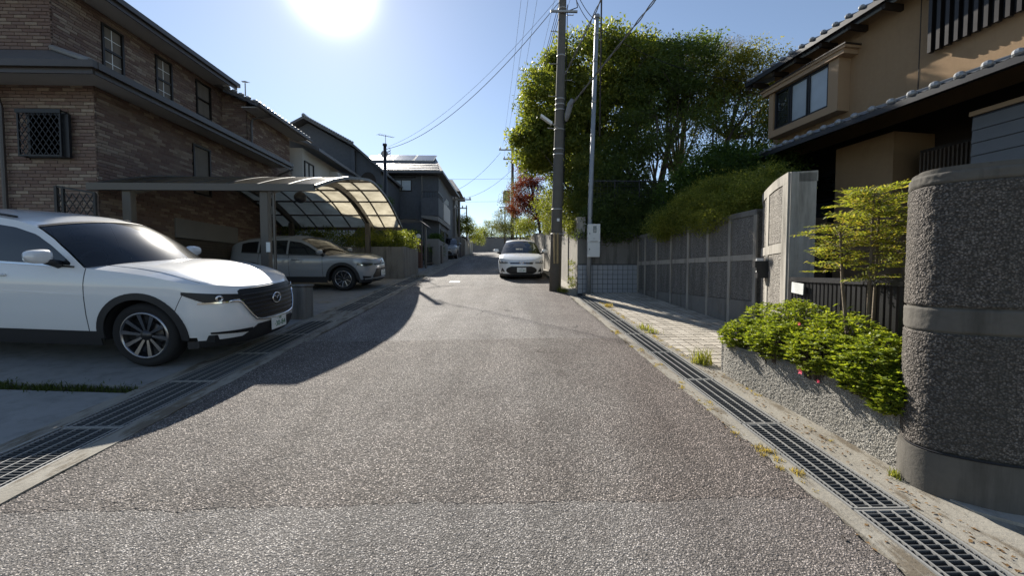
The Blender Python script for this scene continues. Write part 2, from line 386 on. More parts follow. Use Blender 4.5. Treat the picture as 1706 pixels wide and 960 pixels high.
M['leaf_pine'] = leafmat('leaf_pine', (.05,.05,.028), (.13,.11,.06), .32)
M['leaf_yellow'] = leafmat('leaf_yellowish', (.08,.09,.02), (.20,.19,.04), .42)
M['leaf_bush'] = leafmat('leaf_bush', (.03,.06,.017), (.08,.13,.03), .38)
M['leaf_juniper'] = leafmat('leaf_juniper', (.08,.11,.026), (.27,.28,.065), .42)
M['leaf_azalea'] = leafmat('leaf_azalea', (.06,.095,.016), (.185,.23,.032), .40, .35, (.33,.345,.065))
M['leaf_nandina'] = leafmat('leaf_nandina', (.10,.13,.026), (.21,.23,.05), .42, .4, (.36,.25,.10))
M['leaf_fresh'] = leafmat('leaf_fresh', (.07,.09,.022), (.17,.185,.045), .36)
M['leaf_red'] = leafmat('leaf_red', (.085,.018,.016), (.19,.045,.034), .3)
M['leaf_olive'] = leafmat('leaf_olive', (.075,.09,.05), (.16,.175,.10), .32)
M['grass'] = leafmat('grass_blades', (.08,.10,.025), (.20,.22,.06), .4, .5, (.36,.30,.12))
M['drygrass'] = leafmat('dry_grass', (.22,.17,.08), (.38,.31,.15), .35)
M['moss'] = leafmat('moss_grass', (.03,.045,.014), (.07,.09,.025), .3)
M['litter'] = leafmat('dry_litter', (.10,.055,.025), (.24,.15,.07), .15, .7)
M['flower'] = plain('azalea_flower', (.75,.06,.12), .5)
M['glass'] = glassmat('window_glass', (.35,.4,.42), .45)
M['darkglass'] = glassmat('dark_window_glass', (.1,.11,.12), .2)
M['frosted'] = plain('frosted_pane', (.36,.41,.45), .22, 0, .6, 0, .25, 2.0)
M['curtain'] = plain('pale_curtain', (.45,.45,.44), .8, 0, .2, 0, .15, 2.0)
M['green_glass'] = plain('green_obscure_pane', (.07,.13,.115), .25, 0, .6)
M['solar'] = plain('solar_glass', (.10,.11,.13), .18, .2, .7)
M['shutter'] = plain('shutter_steel', (.19,.175,.155), .5, .3, .4, 0, .1, 4)
# ------------------------------------------------------------------ ground, road, gutters
rng = np.random.default_rng(7); random.seed(7)
mb = MB(); ys = [-400, -60, -20, 0, 20, 46, 55, 70, 100, 200, 500, 1500]
P = [[(x, y, (gz(y) if y > -60 else gz(-60)) - .45) for x in (-1500, -60, 60, 1500)] for y in ys]
mb.grid(P, flip=True); tag(mb.build('ground', M['ground']), kind='structure')

def worley(x, y, cell, seed):
    gx, gy = np.floor(x/cell), np.floor(y/cell); best = np.full(x.shape, 9.0); rid = np.zeros(x.shape)
    def h(a, b, k):
        v = np.sin(a*127.1 + b*311.7 + k*74.7 + seed*13.3)*43758.5453; return v - np.floor(v)
    for i in (-1,0,1):
        for j in (-1,0,1):
            a, b = gx+i, gy+j; px, py = (a + h(a,b,1))*cell, (b + h(a,b,2))*cell
            d = np.hypot(x-px, y-py)/cell; m = d < best; best = np.where(m, d, best); rid = np.where(m, h(a,b,3), rid)
    return best, rid
def wav(x, y, s):                                  # slow unevenness
    return (np.sin(x*1.7*s+.3)*np.sin(y*1.3*s+1.1) + .5*np.sin(x*3.9*s+2)*np.sin(y*3.1*s))
def jag(t, seed, amp):
    r = np.random.default_rng(seed); k = r.uniform(0, 6.28, 6); f = np.array([1.3,3.1,7.3,15,33,61]); a = np.array([1,.7,.5,.4,.35,.25])
    return amp*sum(a[i]*np.sin(f[i]*t + k[i]) for i in range(6))/1.6
def road_sheet(name, y0f, y1f, xl, xr, res, cell, amp, base, mat, seed):
    y0m, y1m = y0f(np.zeros(1))[0], y1f(np.zeros(1))[0]
    nx = int((xr-xl)/res); ny = max(2, int((y1m-y0m)/res))
    u = np.linspace(0, 1, nx); t = np.linspace(0, 1, ny); U, T = np.meshgrid(u, t)
    X = xl + (xr-xl)*U; Y = y0f(X)*(1-T) + y1f(X)*T
    X = X + np.where(U < .02, jag(Y, seed+3, .02), 0) + np.where(U > .98, jag(Y, seed+5, .03), 0)
    Z = SL*Y + base + wav(X, Y, 1.0)*.006
    if amp:
        d, r = worley(X, Y, cell, seed); Z = Z + (np.clip(1-d*1.25, 0, 1)**.6 + .5*r*(d < .6))*amp
    V = np.stack([X, Y, Z], -1).reshape(-1, 3); idx = np.arange(nx*ny).reshape(ny, nx)
    F = np.stack([idx[:-1,:-1], idx[:-1,1:], idx[1:,1:], idx[1:,:-1]], -1).reshape(-1, 4)
    ring = np.concatenate([idx[0,:], idx[1:,-1], idx[-1,-2::-1], idx[-2:0:-1,0]])   # skirt down to the bed
    k = len(V); B = V[ring].copy(); B[:,2] -= .3; V = np.concatenate([V, B]); m = len(ring)
    S4 = np.stack([ring, k+np.arange(m), k+(np.arange(m)+1) % m, np.roll(ring, -1)], -1)
    return tag(npmesh(name, V, np.concatenate([F, S4]), mat), kind='structure')
seam1 = lambda x: 2.14 + jag(x, 11, .012) + jag(x*5.3, 14, .012); seam2 = lambda x: 5.74 + .03*x + jag(x, 12, .018)
cst = lambda c: (lambda x: np.full(np.shape(x), float(c)))
road_sheet('road_near_patch', cst(-6), cst(1.2), -2.82, 1.83, .1, .012, 0, .003, M['asphalt_near'], 1)
road_sheet('road_near_strip', cst(1.2), seam1, -2.82, 1.83, .0075, .0105, .0032, .002, M['asphalt_near'], 2)
road_sheet('road_coarse_strip', seam1, seam2, -2.82, 1.83, .0115, .0135, .0046, .0, M['asphalt_main'], 3)
road_sheet('road', seam2, cst(12), -2.82, 1.83, .06, .02, 0, -.006, M['asphalt_far'], 4)
mb = MB(); mb.prism([(-2.82,12),(1.83,12),(1.83,18),(1.35,25),(.6,40),(8,40),(8,45.5),(-12,45.5),(-12,40.5),(-2.75,40.5)], lambda x,y: gz(y)-.3, lambda x,y: gz(y)-.006)
tag(mb.build('road_far', M['asphalt_far']), kind='structure')

def strip(name, xa, xb, y0, y1, off, th, mat, n=40, seed=1, ja=.012):
    ts = np.linspace(y0, y1, n); L = xa + jag(ts, seed, ja); Rr = np.full(n, xb)
    V = []; F = []
    for i, y in enumerate(ts):
        z = gz(y)+off + .004*math.sin(y*5.1+seed)
        V += [(L[i],y,z),(Rr[i],y,z),(Rr[i],y,z-th),(L[i],y,z-th)]
    for i in range(n-1):
        a = 4*i; b = a+4
        for j in range(4): k = (j+1) % 4; F.append((a+j, a+k, b+k, b+j))
    F = [f[::-1] for f in F]
    F += [(0,1,2,3), tuple(4*(n-1)+j for j in (3,2,1,0))]
    m = MB(); m.add(V, F); return tag(m.build(name, mat), kind='structure')
LG0, LG1, RG0, RG1 = -3.47, -2.98, 1.955, 2.29        # grate edges, left and right gutter
strip('kerb_left', LG1+.012, -2.81, -6, 40, .006, .4, M['kerb'], 160, 2)
strip('kerb_left_inner', -3.62, LG0-.012, -6, 40, .004, .4, M['kerb'], 160, 3, .004)
strip('kerb_right', 1.82, RG0-.012, -6, 12, .006, .4, M['kerb'], 70, 4)
strip('kerb_right_inner', RG1+.012, 2.61, -6, 4.3, .004, .4, M['kerb'], 60, 5, .0)
strip('kerb_right_outer', RG1+.012, 2.40, 4.3, 10.85, .004, .4, M['kerb'], 60, 5, .0)
mb = MB(); mb.slab(LG0-.012, LG1+.012, -6, 16, -.27, .05); tag(mb.build('gutter_left_floor', M['channel']), kind='structure')
mb = MB(); mb.slab(RG0-.012, RG1+.012, -6, 10.9, -.27, .05); tag(mb.build('gutter_right_floor', M['channel']), kind='structure')
mb = MB(); mb.slab(LG0-.011, LG1+.011, 7.12, 8.04, .001, .2); tag(mb.build('gutter_cover_slab', M['kerb']), kind='structure')
mb = MB(); mb.slab(LG0-.011, LG1+.011, 16.02, 40, .001, .2); tag(mb.build('gutter_cover_far', M['kerb']), kind='structure')
mb = MB(); mb.slab(1.83, 2.2, 10.92, 40, .09, .3); tag(mb.build('roadside_kerb', M['wallcon']), kind='structure')

# drain grates: every panel is a thing, its bars are parts
bar_cache = {}
def grate(x0, x1, y0, ln, label, single):
    g0 = thing('drain_grate', ((x0+x1)/2, y0, gz(y0)), label, 'grate', 'steel drain grates in the street gutters')
    g0.rotation_euler = (math.atan(SL), 0, 0); w = x1-x0
    def piece(name, key, fn, loc):
        if key not in bar_cache:
            m = MB(); fn(m); o = m.build(name, M['galv_gap_shade' if name.startswith('bearing') else 'galv'], g0, local=True); bar_cache[key] = o.data
        else:
            o = bpy.data.objects.new(name, bar_cache[key]); C.objects.link(o); o.parent = g0
        o.location = loc
    piece('frame_side', ('fs', ln), lambda m: m.box(-.006, .006, .003, ln-.003, -.045, .008), (-w/2+.006,0,0))
    piece('frame_side', ('fs', ln), None, (w/2-.006,0,0))
    piece('frame_end', ('fe', w), lambda m: m.box(-w/2+.013, w/2-.013, -.004, .004, -.04, .004), (0,.006,0))
    piece('frame_end', ('fe', w), None, (0,ln-.006,0))
    nr = 4 if w < .4 else 5
    for k in range(nr):
        piece('cross_rod', ('cr', ln), lambda m: m.box(-.0042, .0042, .008, ln-.008, -.008, .0045), (-w/2 + w*(k+.5)/nr, 0, 0))
    n = int(ln/.031)
    if single:
        for k in range(1, n): piece('bearing_bar', ('bb', w), lambda m: m.box(-w/2+.014, w/2-.014, -.0023, .0023, -.038, .0015), (0, ln*k/n, 0))
    else:
        def allb(m):
            for k in range(1, n): m.box(-w/2+.014, w/2-.014, ln*k/n-.0023, ln*k/n+.0023, -.038, .0015)
        piece('bearing_bars', ('ab', w, ln), allb, (0,0,0))
ordn = ['nearest','second','third','fourth','fifth','sixth','seventh','eighth','ninth','tenth','eleventh','twelfth','thirteenth','fourteenth','fifteenth']
yy = 1.05
for k in range(9):
    grate(RG0, RG1, yy, .995, f'narrow steel drain grate in the right gutter, {ordn[k]} from the camera', k < 4); yy += 1.0
yy = 1.12
for k in range(6):
    grate(LG0, LG1, yy, .995, f'wide steel drain grate in the left gutter before the cover slab, {ordn[k]} from the camera', k < 3); yy += 1.0
yy = 8.05
for k in range(7):
    grate(LG0, LG1, yy, .995, f'wide steel drain grate in front of the carport, {ordn[k]} after the cover slab', False); yy += 1.0

# left driveways rise away from the street
DRV = .04
def dslab(m, x0, x1, y0, y1, off, th):
    r = DRV*(-3.62-x0); a, b = gz(y0)+off, gz(y1)+off
    m.add([(x0,y0,a-th),(x1,y0,a-th),(x1,y1,b-th),(x0,y1,b-th),(x0,y0,a+r),(x1,y0,a),(x1,y1,b),(x0,y1,b+r)], [(0,3,2,1),(4,5,6,7),(0,1,5,4),(1,2,6,5),(2,3,7,6),(3,0,4,7)])
mb = MB(); dslab(mb, -14, -3.62, -5, 3.80, .004, .4); tag(mb.build('driveway_slab', M['drive']), kind='structure')
mb = MB(); dslab(mb, -14, -3.62, 3.98, 7.4, .006, .4); tag(mb.build('driveway_slab', M['drive']), kind='structure')
mb = MB(); dslab(mb, -14, -3.62, 3.8, 3.98, -.03, .3); tag(mb.build('driveway_joint_soil', M['soil']), kind='structure')
mb = MB(); mb.slab(-10, -3.62, 7.42, 14.4, .004, .4); tag(mb.build('carport_floor', M['drive']), kind='structure')
mb = MB(); mb.slab(-14, -3.62, 14.4, 40, .0, .4); tag(mb.build('forecourt', M['drive']), kind='structure')

# brick-paved bay on the right
mb = MB(); mb.prism([(2.40,4.2),(4.3,4.2),(4.2,6.2),(3.9,10.86),(2.40,10.86)], lambda x,y: gz(y)-.4, lambda x,y: gz(y)-.0045)
bay = tag(mb.build('paved_bay', M['soil']), kind='structure')
cells = []; pw = .138; py = 4.3
while py < 10.7:
    px = 2.42
    while px < 4.1:
        if px + pw < 4.22 - (py-6.2)*.075 + .1: cells.append((px, py))
        px += pw + .016
    py += pw + .016
cells.sort(key=lambda c: c[1])
def paver_geo(m, x, y, dz, tx=0, ty=0):
    b = .004; z0 = gz(y)+dz; s = SL
    def q(xx, yy, h): return (xx, yy, z0 + (yy-y)*s + h + (xx-x)*tx + (yy-y)*ty)
    m.add([q(x,y,-.03),q(x+pw,y,-.03),q(x+pw,y+pw,-.03),q(x,y+pw,-.03), q(x,y,-.006),q(x+pw,y,-.006),q(x+pw,y+pw,-.006),q(x,y+pw,-.006),
           q(x+b,y+b,0),q(x+pw-b,y+b,0),q(x+pw-b,y+pw-b,0),q(x+b,y+pw-b,0)],
          [(0,1,5,4),(1,2,6,5),(2,3,7,6),(3,0,4,7),(4,5,9,8),(5,6,10,9),(6,7,11,10),(7,4,8,11),(8,9,10,11)])
m = MB(); x0, y0 = cells[0]; paver_geo(m, x0, y0, 0); pv = m.build('paver', M['paver'], bay); base = pv
rest = MB()
for k, (x, y) in enumerate(cells):
    dz = random.uniform(-.0015, .0025)
    if k == 0: continue
    if k < 300:
        o = bpy.data.objects.new('paver', base.data); C.objects.link(o); o.parent = bay
        o.location = (x-x0, y-y0, gz(y)-gz(y0)+dz); o.rotation_euler = (random.uniform(-.006,.006)*0, 0, 0)
    else: paver_geo(rest, x, y, dz)
rest.build('pavers', M['paver'], bay, kind='stuff')

# weeds and grass
def blades(name, spots, mat, label, cat='grass', kind='stuff', n=60, h=.08, w=.004, spread=.05):
    V = []; F = []
    r = np.random.default_rng(len(label))
    for sp in spots:
        x, y, z = sp[:3]; sc = sp[3] if len(sp) > 3 else 1.0
        for _ in range(int(n*sc)):
            bx, by = x + r.normal(0, spread*sc), y + r.normal(0, spread*sc); a = r.uniform(0, 6.28); hh = h*sc*r.uniform(.4, 1.2); ln = hh*r.uniform(.2, 1.0)
            dx, dy = math.cos(a), math.sin(a); k = len(V); zz = z + (by-y)*SL; ww = w*r.uniform(.6, 1.4)
            V += [(bx-dy*ww,by+dx*ww,zz-.01),(bx+dy*ww,by-dx*ww,zz-.01),(bx+dx*ln*.4+dy*ww*.8,by+dy*ln*.4-dx*ww*.8,zz+hh*.65),(bx+dx*ln*.4-dy*ww*.8,by+dy*ln*.4+dx*ww*.8,zz+hh*.65),(bx+dx*ln,by+dy*ln,zz+hh)]
            F += [(k,k+1,k+2),(k,k+2,k+3),(k+3,k+2,k+4)]
    o = npmesh(name, V, F, mat); return tag(o, label, cat, None, kind)
js = [(-3.66-.08*i, 3.89+random.uniform(-.05,.05), gz(3.89)-.02+DRV*.08*i, random.uniform(.5,1.1)) for i in range(60)]
blades('joint_grass', js, M['moss'], 'dark moss and short grass in the driveway joint', n=60, h=.055, spread=.06)
def gp(x, y, s=1): return (x, y, gz(y), s)
blades('weed_tuft', [gp(2.42,4.55,1.2)], M['grass'], 'green grass tuft at the corner of the planter by the paving', 'weed', None, 130, .15, .004, .045)
blades('weed_tuft', [gp(2.38,6.35,1.0), gp(2.43,6.1,.8)], M['grass'], 'yellow-green weed beside the gutter grate half way along the paving', 'weed', None, 90, .10, .004, .06)
blades('weed_tuft', [gp(2.38,8.5,.9)], M['drygrass'], 'dry straw-coloured weed at the far end of the paving edge', 'weed', None, 110, .10, .004, .06)
blades('weed_tuft', [gp(1.72,10.95,1.2), gp(1.80,10.8,.9)], M['grass'], 'bright grass tuft at the foot of the thick utility pole', 'weed', None, 120, .13, .004, .05)
blades('weed_tuft', [gp(2.50,2.33,.7)], M['grass'], 'small weeds at the foot of the big curved wall', 'weed', None, 70, .07, .004, .03)
ds = [gp(1.86+random.uniform(-.05,.07), random.choice([2.3,2.45,2.6,2.75,3.0,3.4,3.9,4.5,5.2,6.1]) + random.uniform(-.12,.12), random.uniform(.3,.6)) for i in range(46)]
blades('roadside_grass', ds, M['drygrass'], 'short dry grass along the right edge of the asphalt', n=60, h=.05, spread=.03, w=.0025)
ds = [gp(2.36+random.uniform(-.03,.03), random.uniform(4.6, 9.5), random.uniform(.2,.55)) for i in range(34)]
blades('edge_weeds', ds, M['drygrass'], 'sparse dry weeds along the edge of the paved bay', n=50, h=.06, spread=.04, w=.0025)
ds = [gp(2.47+random.uniform(-.02,.02), random.uniform(2.6, 4.2), random.uniform(.2,.4)) for i in range(14)]
blades('planter_foot_weeds', ds, M['drygrass'], 'tiny weeds at the foot of the rough planter wall', n=40, h=.05, spread=.03, w=.0025)

# small covers in the road and on the forecourt
mb = MB(); mb.slab(-1.78, -1.42, 13.35, 13.75, .0, .1); tag(mb.build('valve_cover', M['meter']), 'pale rectangular valve cover set in the road', 'cover')
mb = MB(); mb.slab(-4.25, -3.98, 9.0, 9.3, .010, .1); tag(mb.build('inspection_cover', M['kerb']), 'pale square inspection cover in the carport floor', 'cover')
mb = MB(); mb.slab(-3.40, -3.18, 10.3, 10.36, .02, .02)
# low concrete block beside the driveway
mb = MB(); mb.cbox(-3.93, -3.60, 7.18, 7.55, gz(7.1)-.1, 1.24, .02)
t = thing('concrete_block', (-3.76,7.36,gz(7.36)), 'low dark concrete block beside the white car nose', 'block')
mb.build('block_body', M['wallcon_dark'], t); mb = MB(); mb.cbox(-3.945, -3.585, 7.165, 7.565, 1.24, 1.275, .012); mb.build('block_cap', M['wallcon_dark'], t)
# ------------------------------------------------------------------ brick house (left)
BX, BY = -8.33, 8.35                      # lower corner nearest the street
UX, UY = -9.20, 8.42                      # upper storey corner
EZ, UZ = 5.45, 7.60                       # lower and upper eaves
house = thing('brick_house', (-10,10,gz(10)), 'two-storey brick house with skirt roof on the left side of the street', 'house')
B = MB(); B.box(-15, BX-.02, BY+.02, 15.95, 0, EZ+.05); B.build('lower_wall', M['mortar'], house)
B = MB(); B.box(-15, UX-.02, UY+.02, 13.3, EZ, UZ-.08); B.build('upper_wall', M['mortar'], house)
B = MB(); B.box(-15, -8.42, 13.32, 15.93, EZ+.06, 7.16); B.build('rear_wall', M['mortar'], house)
side_open = [(10.87,11.50,3.65,5.0), (10.2,12.55,0,2.42)]           # y0,y1,z0,z1 on the side wall
front_open = [(-9.68,-8.86,3.86,4.76)]
up_open = [(9.43,9.95,6.15,7.28), (10.83,11.35,6.15,7.32), (12.2,12.8,6.3,7.35)]
upf_open = [(-11.25,-10.43,6.6,7.45)]
BL, BH, BJ = .245, .060, .010
bricks = []                                # (axis, a, z, length): axis 'x' faces -Y, 'y' faces +X
def lay(axis, a0, a1, z0, z1, plane, holes, n0=0):
    row = n0; z = z0
    while z < z1:
        offs = -((row*37) % 5)*.05
        a = a0 + offs
        while a < a1:
            s, e = max(a, a0), min(a+BL, a1); a += BL+BJ
            segs = [(s, e)]
            for (h0,h1,k0,k1) in holes:
                if z+BH > k0 and z < k1:
                    nx = []
                    for (p,q) in segs:
                        if q <= h0 or p >= h1: nx.append((p,q))
                        else:
                            if p < h0: nx.append((p,h0))
                            if q > h1: nx.append((h1,q))
                    segs = nx
            for (p,q) in segs:
                if q-p > .03: bricks.append((axis, p, z, q-p, plane))
        z += BH+BJ; row += 1
lay('x', -13.2, BX, 2.0, EZ-.1, BY, front_open)
lay('y', BY, 15.9, 1.2, EZ-.1, BX, side_open, 2)
lay('x', -13.2, UX, EZ+.35, UZ, UY, upf_open)
lay('y', UY, 13.4, EZ+.3, UZ-.05, UX, up_open, 2)
lay('x', UX, -8.40, EZ+.3, 7.10, 13.3, [])
lay('y', 13.3, 15.9, EZ+.3, 7.05, -8.40, [], 2)
zz_ = 7.15
while zz_ < 7.75: lay('x', UX-.25, -8.44-(zz_-7.06)/.478, zz_, zz_+.05, 13.3, [], int(zz_*100)); zz_ += BH+BJ
B = MB(); B.add([(x,y,z) for y in (13.325,15.9) for x,z in ((-8.42,7.1),(-8.42,7.14),(-10.6,8.16),(-10.6,7.1))], [(3,2,1,0),(4,5,6,7),(0,1,5,4),(1,2,6,5),(2,3,7,6)]); B.build('rear_gable', M['mortar'], house)
def brick_geo(m, axis, a, z, l, plane):
    t = .022; b = .004
    if axis == 'x':
        y = plane
        m.add([(a,y+t,z),(a+l,y+t,z),(a+l,y+t,z+BH),(a,y+t,z+BH),(a,y+b,z),(a+l,y+b,z),(a+l,y+b,z+BH),(a,y+b,z+BH),(a+b,y,z+b),(a+l-b,y,z+b),(a+l-b,y,z+BH-b),(a+b,y,z+BH-b)],
              [(0,1,5,4),(1,2,6,5),(2,3,7,6),(3,0,4,7),(4,5,9,8),(5,6,10,9),(6,7,11,10),(7,4,8,11),(8,9,10,11)])
    else:
        x = plane
        m.add([(x-t,a,z),(x-t,a+l,z),(x-t,a+l,z+BH),(x-t,a,z+BH),(x-b,a,z),(x-b,a+l,z),(x-b,a+l,z+BH),(x-b,a,z+BH),(x,a+b,z+b),(x,a+l-b,z+b),(x,a+l-b,z+BH-b),(x,a+b,z+BH-b)],
              [(0,1,5,4),(1,2,6,5),(2,3,7,6),(3,0,4,7),(4,5,9,8),(5,6,10,9),(6,7,11,10),(7,4,8,11),(8,9,10,11)])
def near_key(b):                           # whole bricks that show largest come first
    ax, a, z, l, pl = b
    if abs(l-BL) > .001: return 99
    p = (a, pl) if ax == 'x' else (pl, a)
    if p[0] < -10.6 or z < 2.95 or z > EZ-.25: return 50 + p[1]
    return math.hypot(*p) + (0 if ax == 'x' else .6)
bricks.sort(key=near_key)
cache = {}; loose = MB()
for k, b in enumerate(bricks):
    ax, a, z, l, pl = b
    if k < 300 and abs(l-BL) < .001:
        if (ax, pl) not in cache:
            m = MB(); brick_geo(m, *b); o = m.build('brick', M['brick'], house); cache[(ax,pl)] = (o, a, z)
        else:
            o0, a0, z0 = cache[(ax,pl)]; o = bpy.data.objects.new('brick', o0.data); C.objects.link(o); o.parent = house
            d = random.uniform(-.002, .002)
            o.location = (a-a0, d, z-z0) if ax == 'x' else (d, a-a0, z-z0)
    else: brick_geo(loose, *b)
loose.build('bricks', M['brick'], house, kind='stuff')

# roofs, soffits, gutters
def skirt(parent):
    ex, ey = BX+.62, BY-.62
    m = MB()                                # soffit
    m.hexa([(-15,ey+.02,EZ-.12),(ex-.02,ey+.02,EZ-.12),(ex-.02,14.6,EZ-.12),(-15,14.6,EZ-.12)], [(-15,ey+.02,EZ-.09),(ex-.02,ey+.02,EZ-.09),(ex-.02,14.6,EZ-.09),(-15,14.6,EZ-.09)])
    m.build('soffit', M['soffit'], parent)
    m = MB()                                # roof planes
    m.add([(-15,ey,EZ),(ex,ey,EZ),(ex,14.6,EZ),(UX,14.6,EZ+.62),(UX,UY,EZ+.62),(-15,UY,EZ+.62),(-15,ey,EZ-.08),(ex,ey,EZ-.08),(ex,14.6,EZ-.08)],
          [(0,1,4,5),(1,2,3,4),(6,7,1,0),(7,8,2,1)])
    m.build('skirt_roof', M['rooftile'], parent)
    m = MB(); m.tube([(ex-.02,ey-.01,EZ+.05),(UX+.02,UY-.02,EZ+.66)], .055, 8); m.build('hip_ridge', M['kawara'], parent)
    m = MB(); m.bar((-15,ey-.05,EZ-.03),(ex+.09,ey-.05,EZ-.03), .10, .13); m.bar((ex+.05,ey,EZ-.03),(ex+.05,14.65,EZ-.03), .10, .13); m.build('gutter', M['gutter'], parent)
    m = MB(); m.bar((-15,ey-.015,EZ-.14),(ex+.01,ey-.015,EZ-.14), .03, .10); m.bar((ex+.012,ey,EZ-.14),(ex+.012,14.6,EZ-.14), .03, .10); m.build('fascia', M['gutter'], parent)
skirt(house)
ux, uy = UX+.62, UY-.62
m = MB(); m.box(-15, ux-.02, uy+.02, 13.0, UZ-.10, UZ-.07); m.build('soffit', M['soffit'], house)
m = MB(); m.add([(-15,uy,UZ),(ux,uy,UZ),(ux,13.1,UZ),(-13.4,13.1,UZ+1.6),(-13.4,uy+3,UZ+1.6),(-15,uy+3,UZ+1.6),(-15,uy,UZ-.08),(ux,uy,UZ-.08),(ux,13.1,UZ-.08)], [(0,1,4,5),(1,2,3,4),(6,7,1,0),(7,8,2,1)]); m.build('upper_roof', M['rooftile'], house)
m = MB(); m.bar((ux+.05,uy,UZ-.02),(ux+.05,13.15,UZ-.02), .10, .12); m.bar((-15,uy-.05,UZ-.02),(ux+.09,uy-.05,UZ-.02), .10, .12); m.build('gutter', M['gutter'], house)
m = MB(); m.bar((ux+.012,uy,UZ-.13),(ux+.012,13.1,UZ-.13), .03, .10); m.build('fascia', M['gutter'], house)
rx = -7.80
m = MB(); m.box(-8.38, rx-.05, 13.0, 16.2, 6.84, 6.87); m.build('soffit', M['soffit'], house)
m = MB(); m.add([(rx,12.9,6.95),(rx,16.3,6.95),(-10.6,16.3,8.3),(-10.6,12.9,8.3),(rx,12.9,6.84),(rx,16.3,6.84),(-10.6,12.9,8.17)], [(0,1,2,3),(4,5,1,0),(4,0,3,6)]); m.build('rear_roof', M['rooftile'], house)
m = MB()
for k in range(13): m.ball((rx-.1-k*.215, 12.93, 7.01+k*.103), (.11,.08,.055), 8, 5)
m.build('verge_tiles', M['kawara'], house)
m = MB()
for k in range(16): m.ball((rx-.02, 13.0+k*.215, 6.98), (.09,.09,.05), 8, 5)
m.build('eave_tiles', M['kawara'], house)
m = MB(); m.tube([(rx+.05,12.9,6.86),(rx+.05,16.35,6.86)], .05, 8); m.build('gutter', M['gutter'], house)
m = MB(); m.tube([(rx+.02,13.6,6.8),(-8.3,13.45,6.65),(-8.33,13.42,6.5),(-8.33,13.42,EZ+.3)], .035, 8); m.build('downpipe', M['gutter'], house)
m = MB(); m.tube([(-10.3,BY-.5,EZ-.15),(-10.12,BY-.12,EZ-.35),(-10.1,BY-.08,EZ-.6),(-10.1,BY-.08,1.4)], .04, 8); m.build('downpipe', M['gutter'], house)
m = MB(); m.tube([(BX+.55,14.9,EZ-.1),(BX+.3,14.6,EZ-.35),(BX+.07,14.5,EZ-.55),(BX+.07,14.5,1.4)], .04, 8); m.build('downpipe', M['gutter'], house)

def window_y(parent, x, y0, y1, z0, z1, pane, split=None, bars=(0,0), d=.10, name='window'):
    """window in a wall facing +X"""
    f = MB(); t = .045
    f.box(x-.06, x+.03, y0, y0+t, z0, z1); f.box(x-.06, x+.03, y1-t, y1, z0, z1); f.box(x-.06, x+.03, y0+t, y1-t, z0, z0+t); f.box(x-.06, x+.03, y0+t, y1-t, z1-t, z1)
    o = f.build(name, M['darkframe'], parent)
    if split == 'h':
        zm = (z0+z1)/2; f = MB(); f.box(x-.05, x+.015, y0+t, y1-t, zm-.025, zm+.025); f.build('mullion', M['darkframe'], o)
        rs = [(y0+t,y1-t,z0+t,zm-.025),(y0+t,y1-t,zm+.025,z1-t)]
    elif split == 'v':
        ym = (y0+y1)/2; f = MB(); f.box(x-.05, x+.015, ym-.025, ym+.025, z0+t, z1-t); f.build('mullion', M['darkframe'], o)
        rs = [(y0+t,ym-.025,z0+t,z1-t),(ym+.025,y1-t,z0+t,z1-t)]
    else: rs = [(y0+t,y1-t,z0+t,z1-t)]
    for (a,b,c,e) in rs:
        f = MB(); f.box(x-.045, x-.025, a, b, c, e); f.build('pane', pane, o)
        if bars[0]:
            f = MB()
            for k in range(1, bars[0]): f.box(x-.024, x-.014, a+(b-a)*k/bars[0]-.007, a+(b-a)*k/bars[0]+.007, c, e)
            for k in range(1, bars[1]): f.box(x-.0235, x-.0145, a, b, c+(e-c)*k/bars[1]-.007, c+(e-c)*k/bars[1]+.007)
            f.build('glazing_bars', M['white'], o)
    return o
def window_x(parent, y, x0, x1, z0, z1, pane, split=None, name='window', frame='darkframe'):
    """window in a wall facing -Y"""
    f = MB(); t = .05
    f.box(x0, x0+t, y-.03, y+.06, z0, z1); f.box(x1-t, x1, y-.03, y+.06, z0, z1); f.box(x0+t, x1-t, y-.03, y+.06, z0, z0+t); f.box(x0+t, x1-t, y-.03, y+.06, z1-t, z1)
    o = f.build(name, M[frame], parent)
    rs = [(x0+t, x1-t)]
    if split == 'v':
        xm = (x0+x1)/2; f = MB(); f.box(xm-.025, xm+.025, y-.02, y+.05, z0+t, z1-t); f.build('mullion', M[frame], o); rs = [(x0+t,xm-.025),(xm+.025,x1-t)]
    for a, b in rs:
        f = MB(); f.box(a, b, y+.02, y+.04, z0+t, z1-t); f.build('pane', pane, o)
    return o
window_y(house, UX, *up_open[0][:2], *up_open[0][2:], M['frosted'], 'h', (2,2))
window_y(house, UX, *up_open[1][:2], *up_open[1][2:], M['frosted'], 'h', (2,2))
window_y(house, UX, *up_open[2][:2], *up_open[2][2:], M['darkglass'], 'h')
window_y(house, BX, *side_open[0][:2], *side_open[0][2:], M['frosted'])
window_x(house, UY, *upf_open[0][:2], *upf_open[0][2:], M['frosted'])
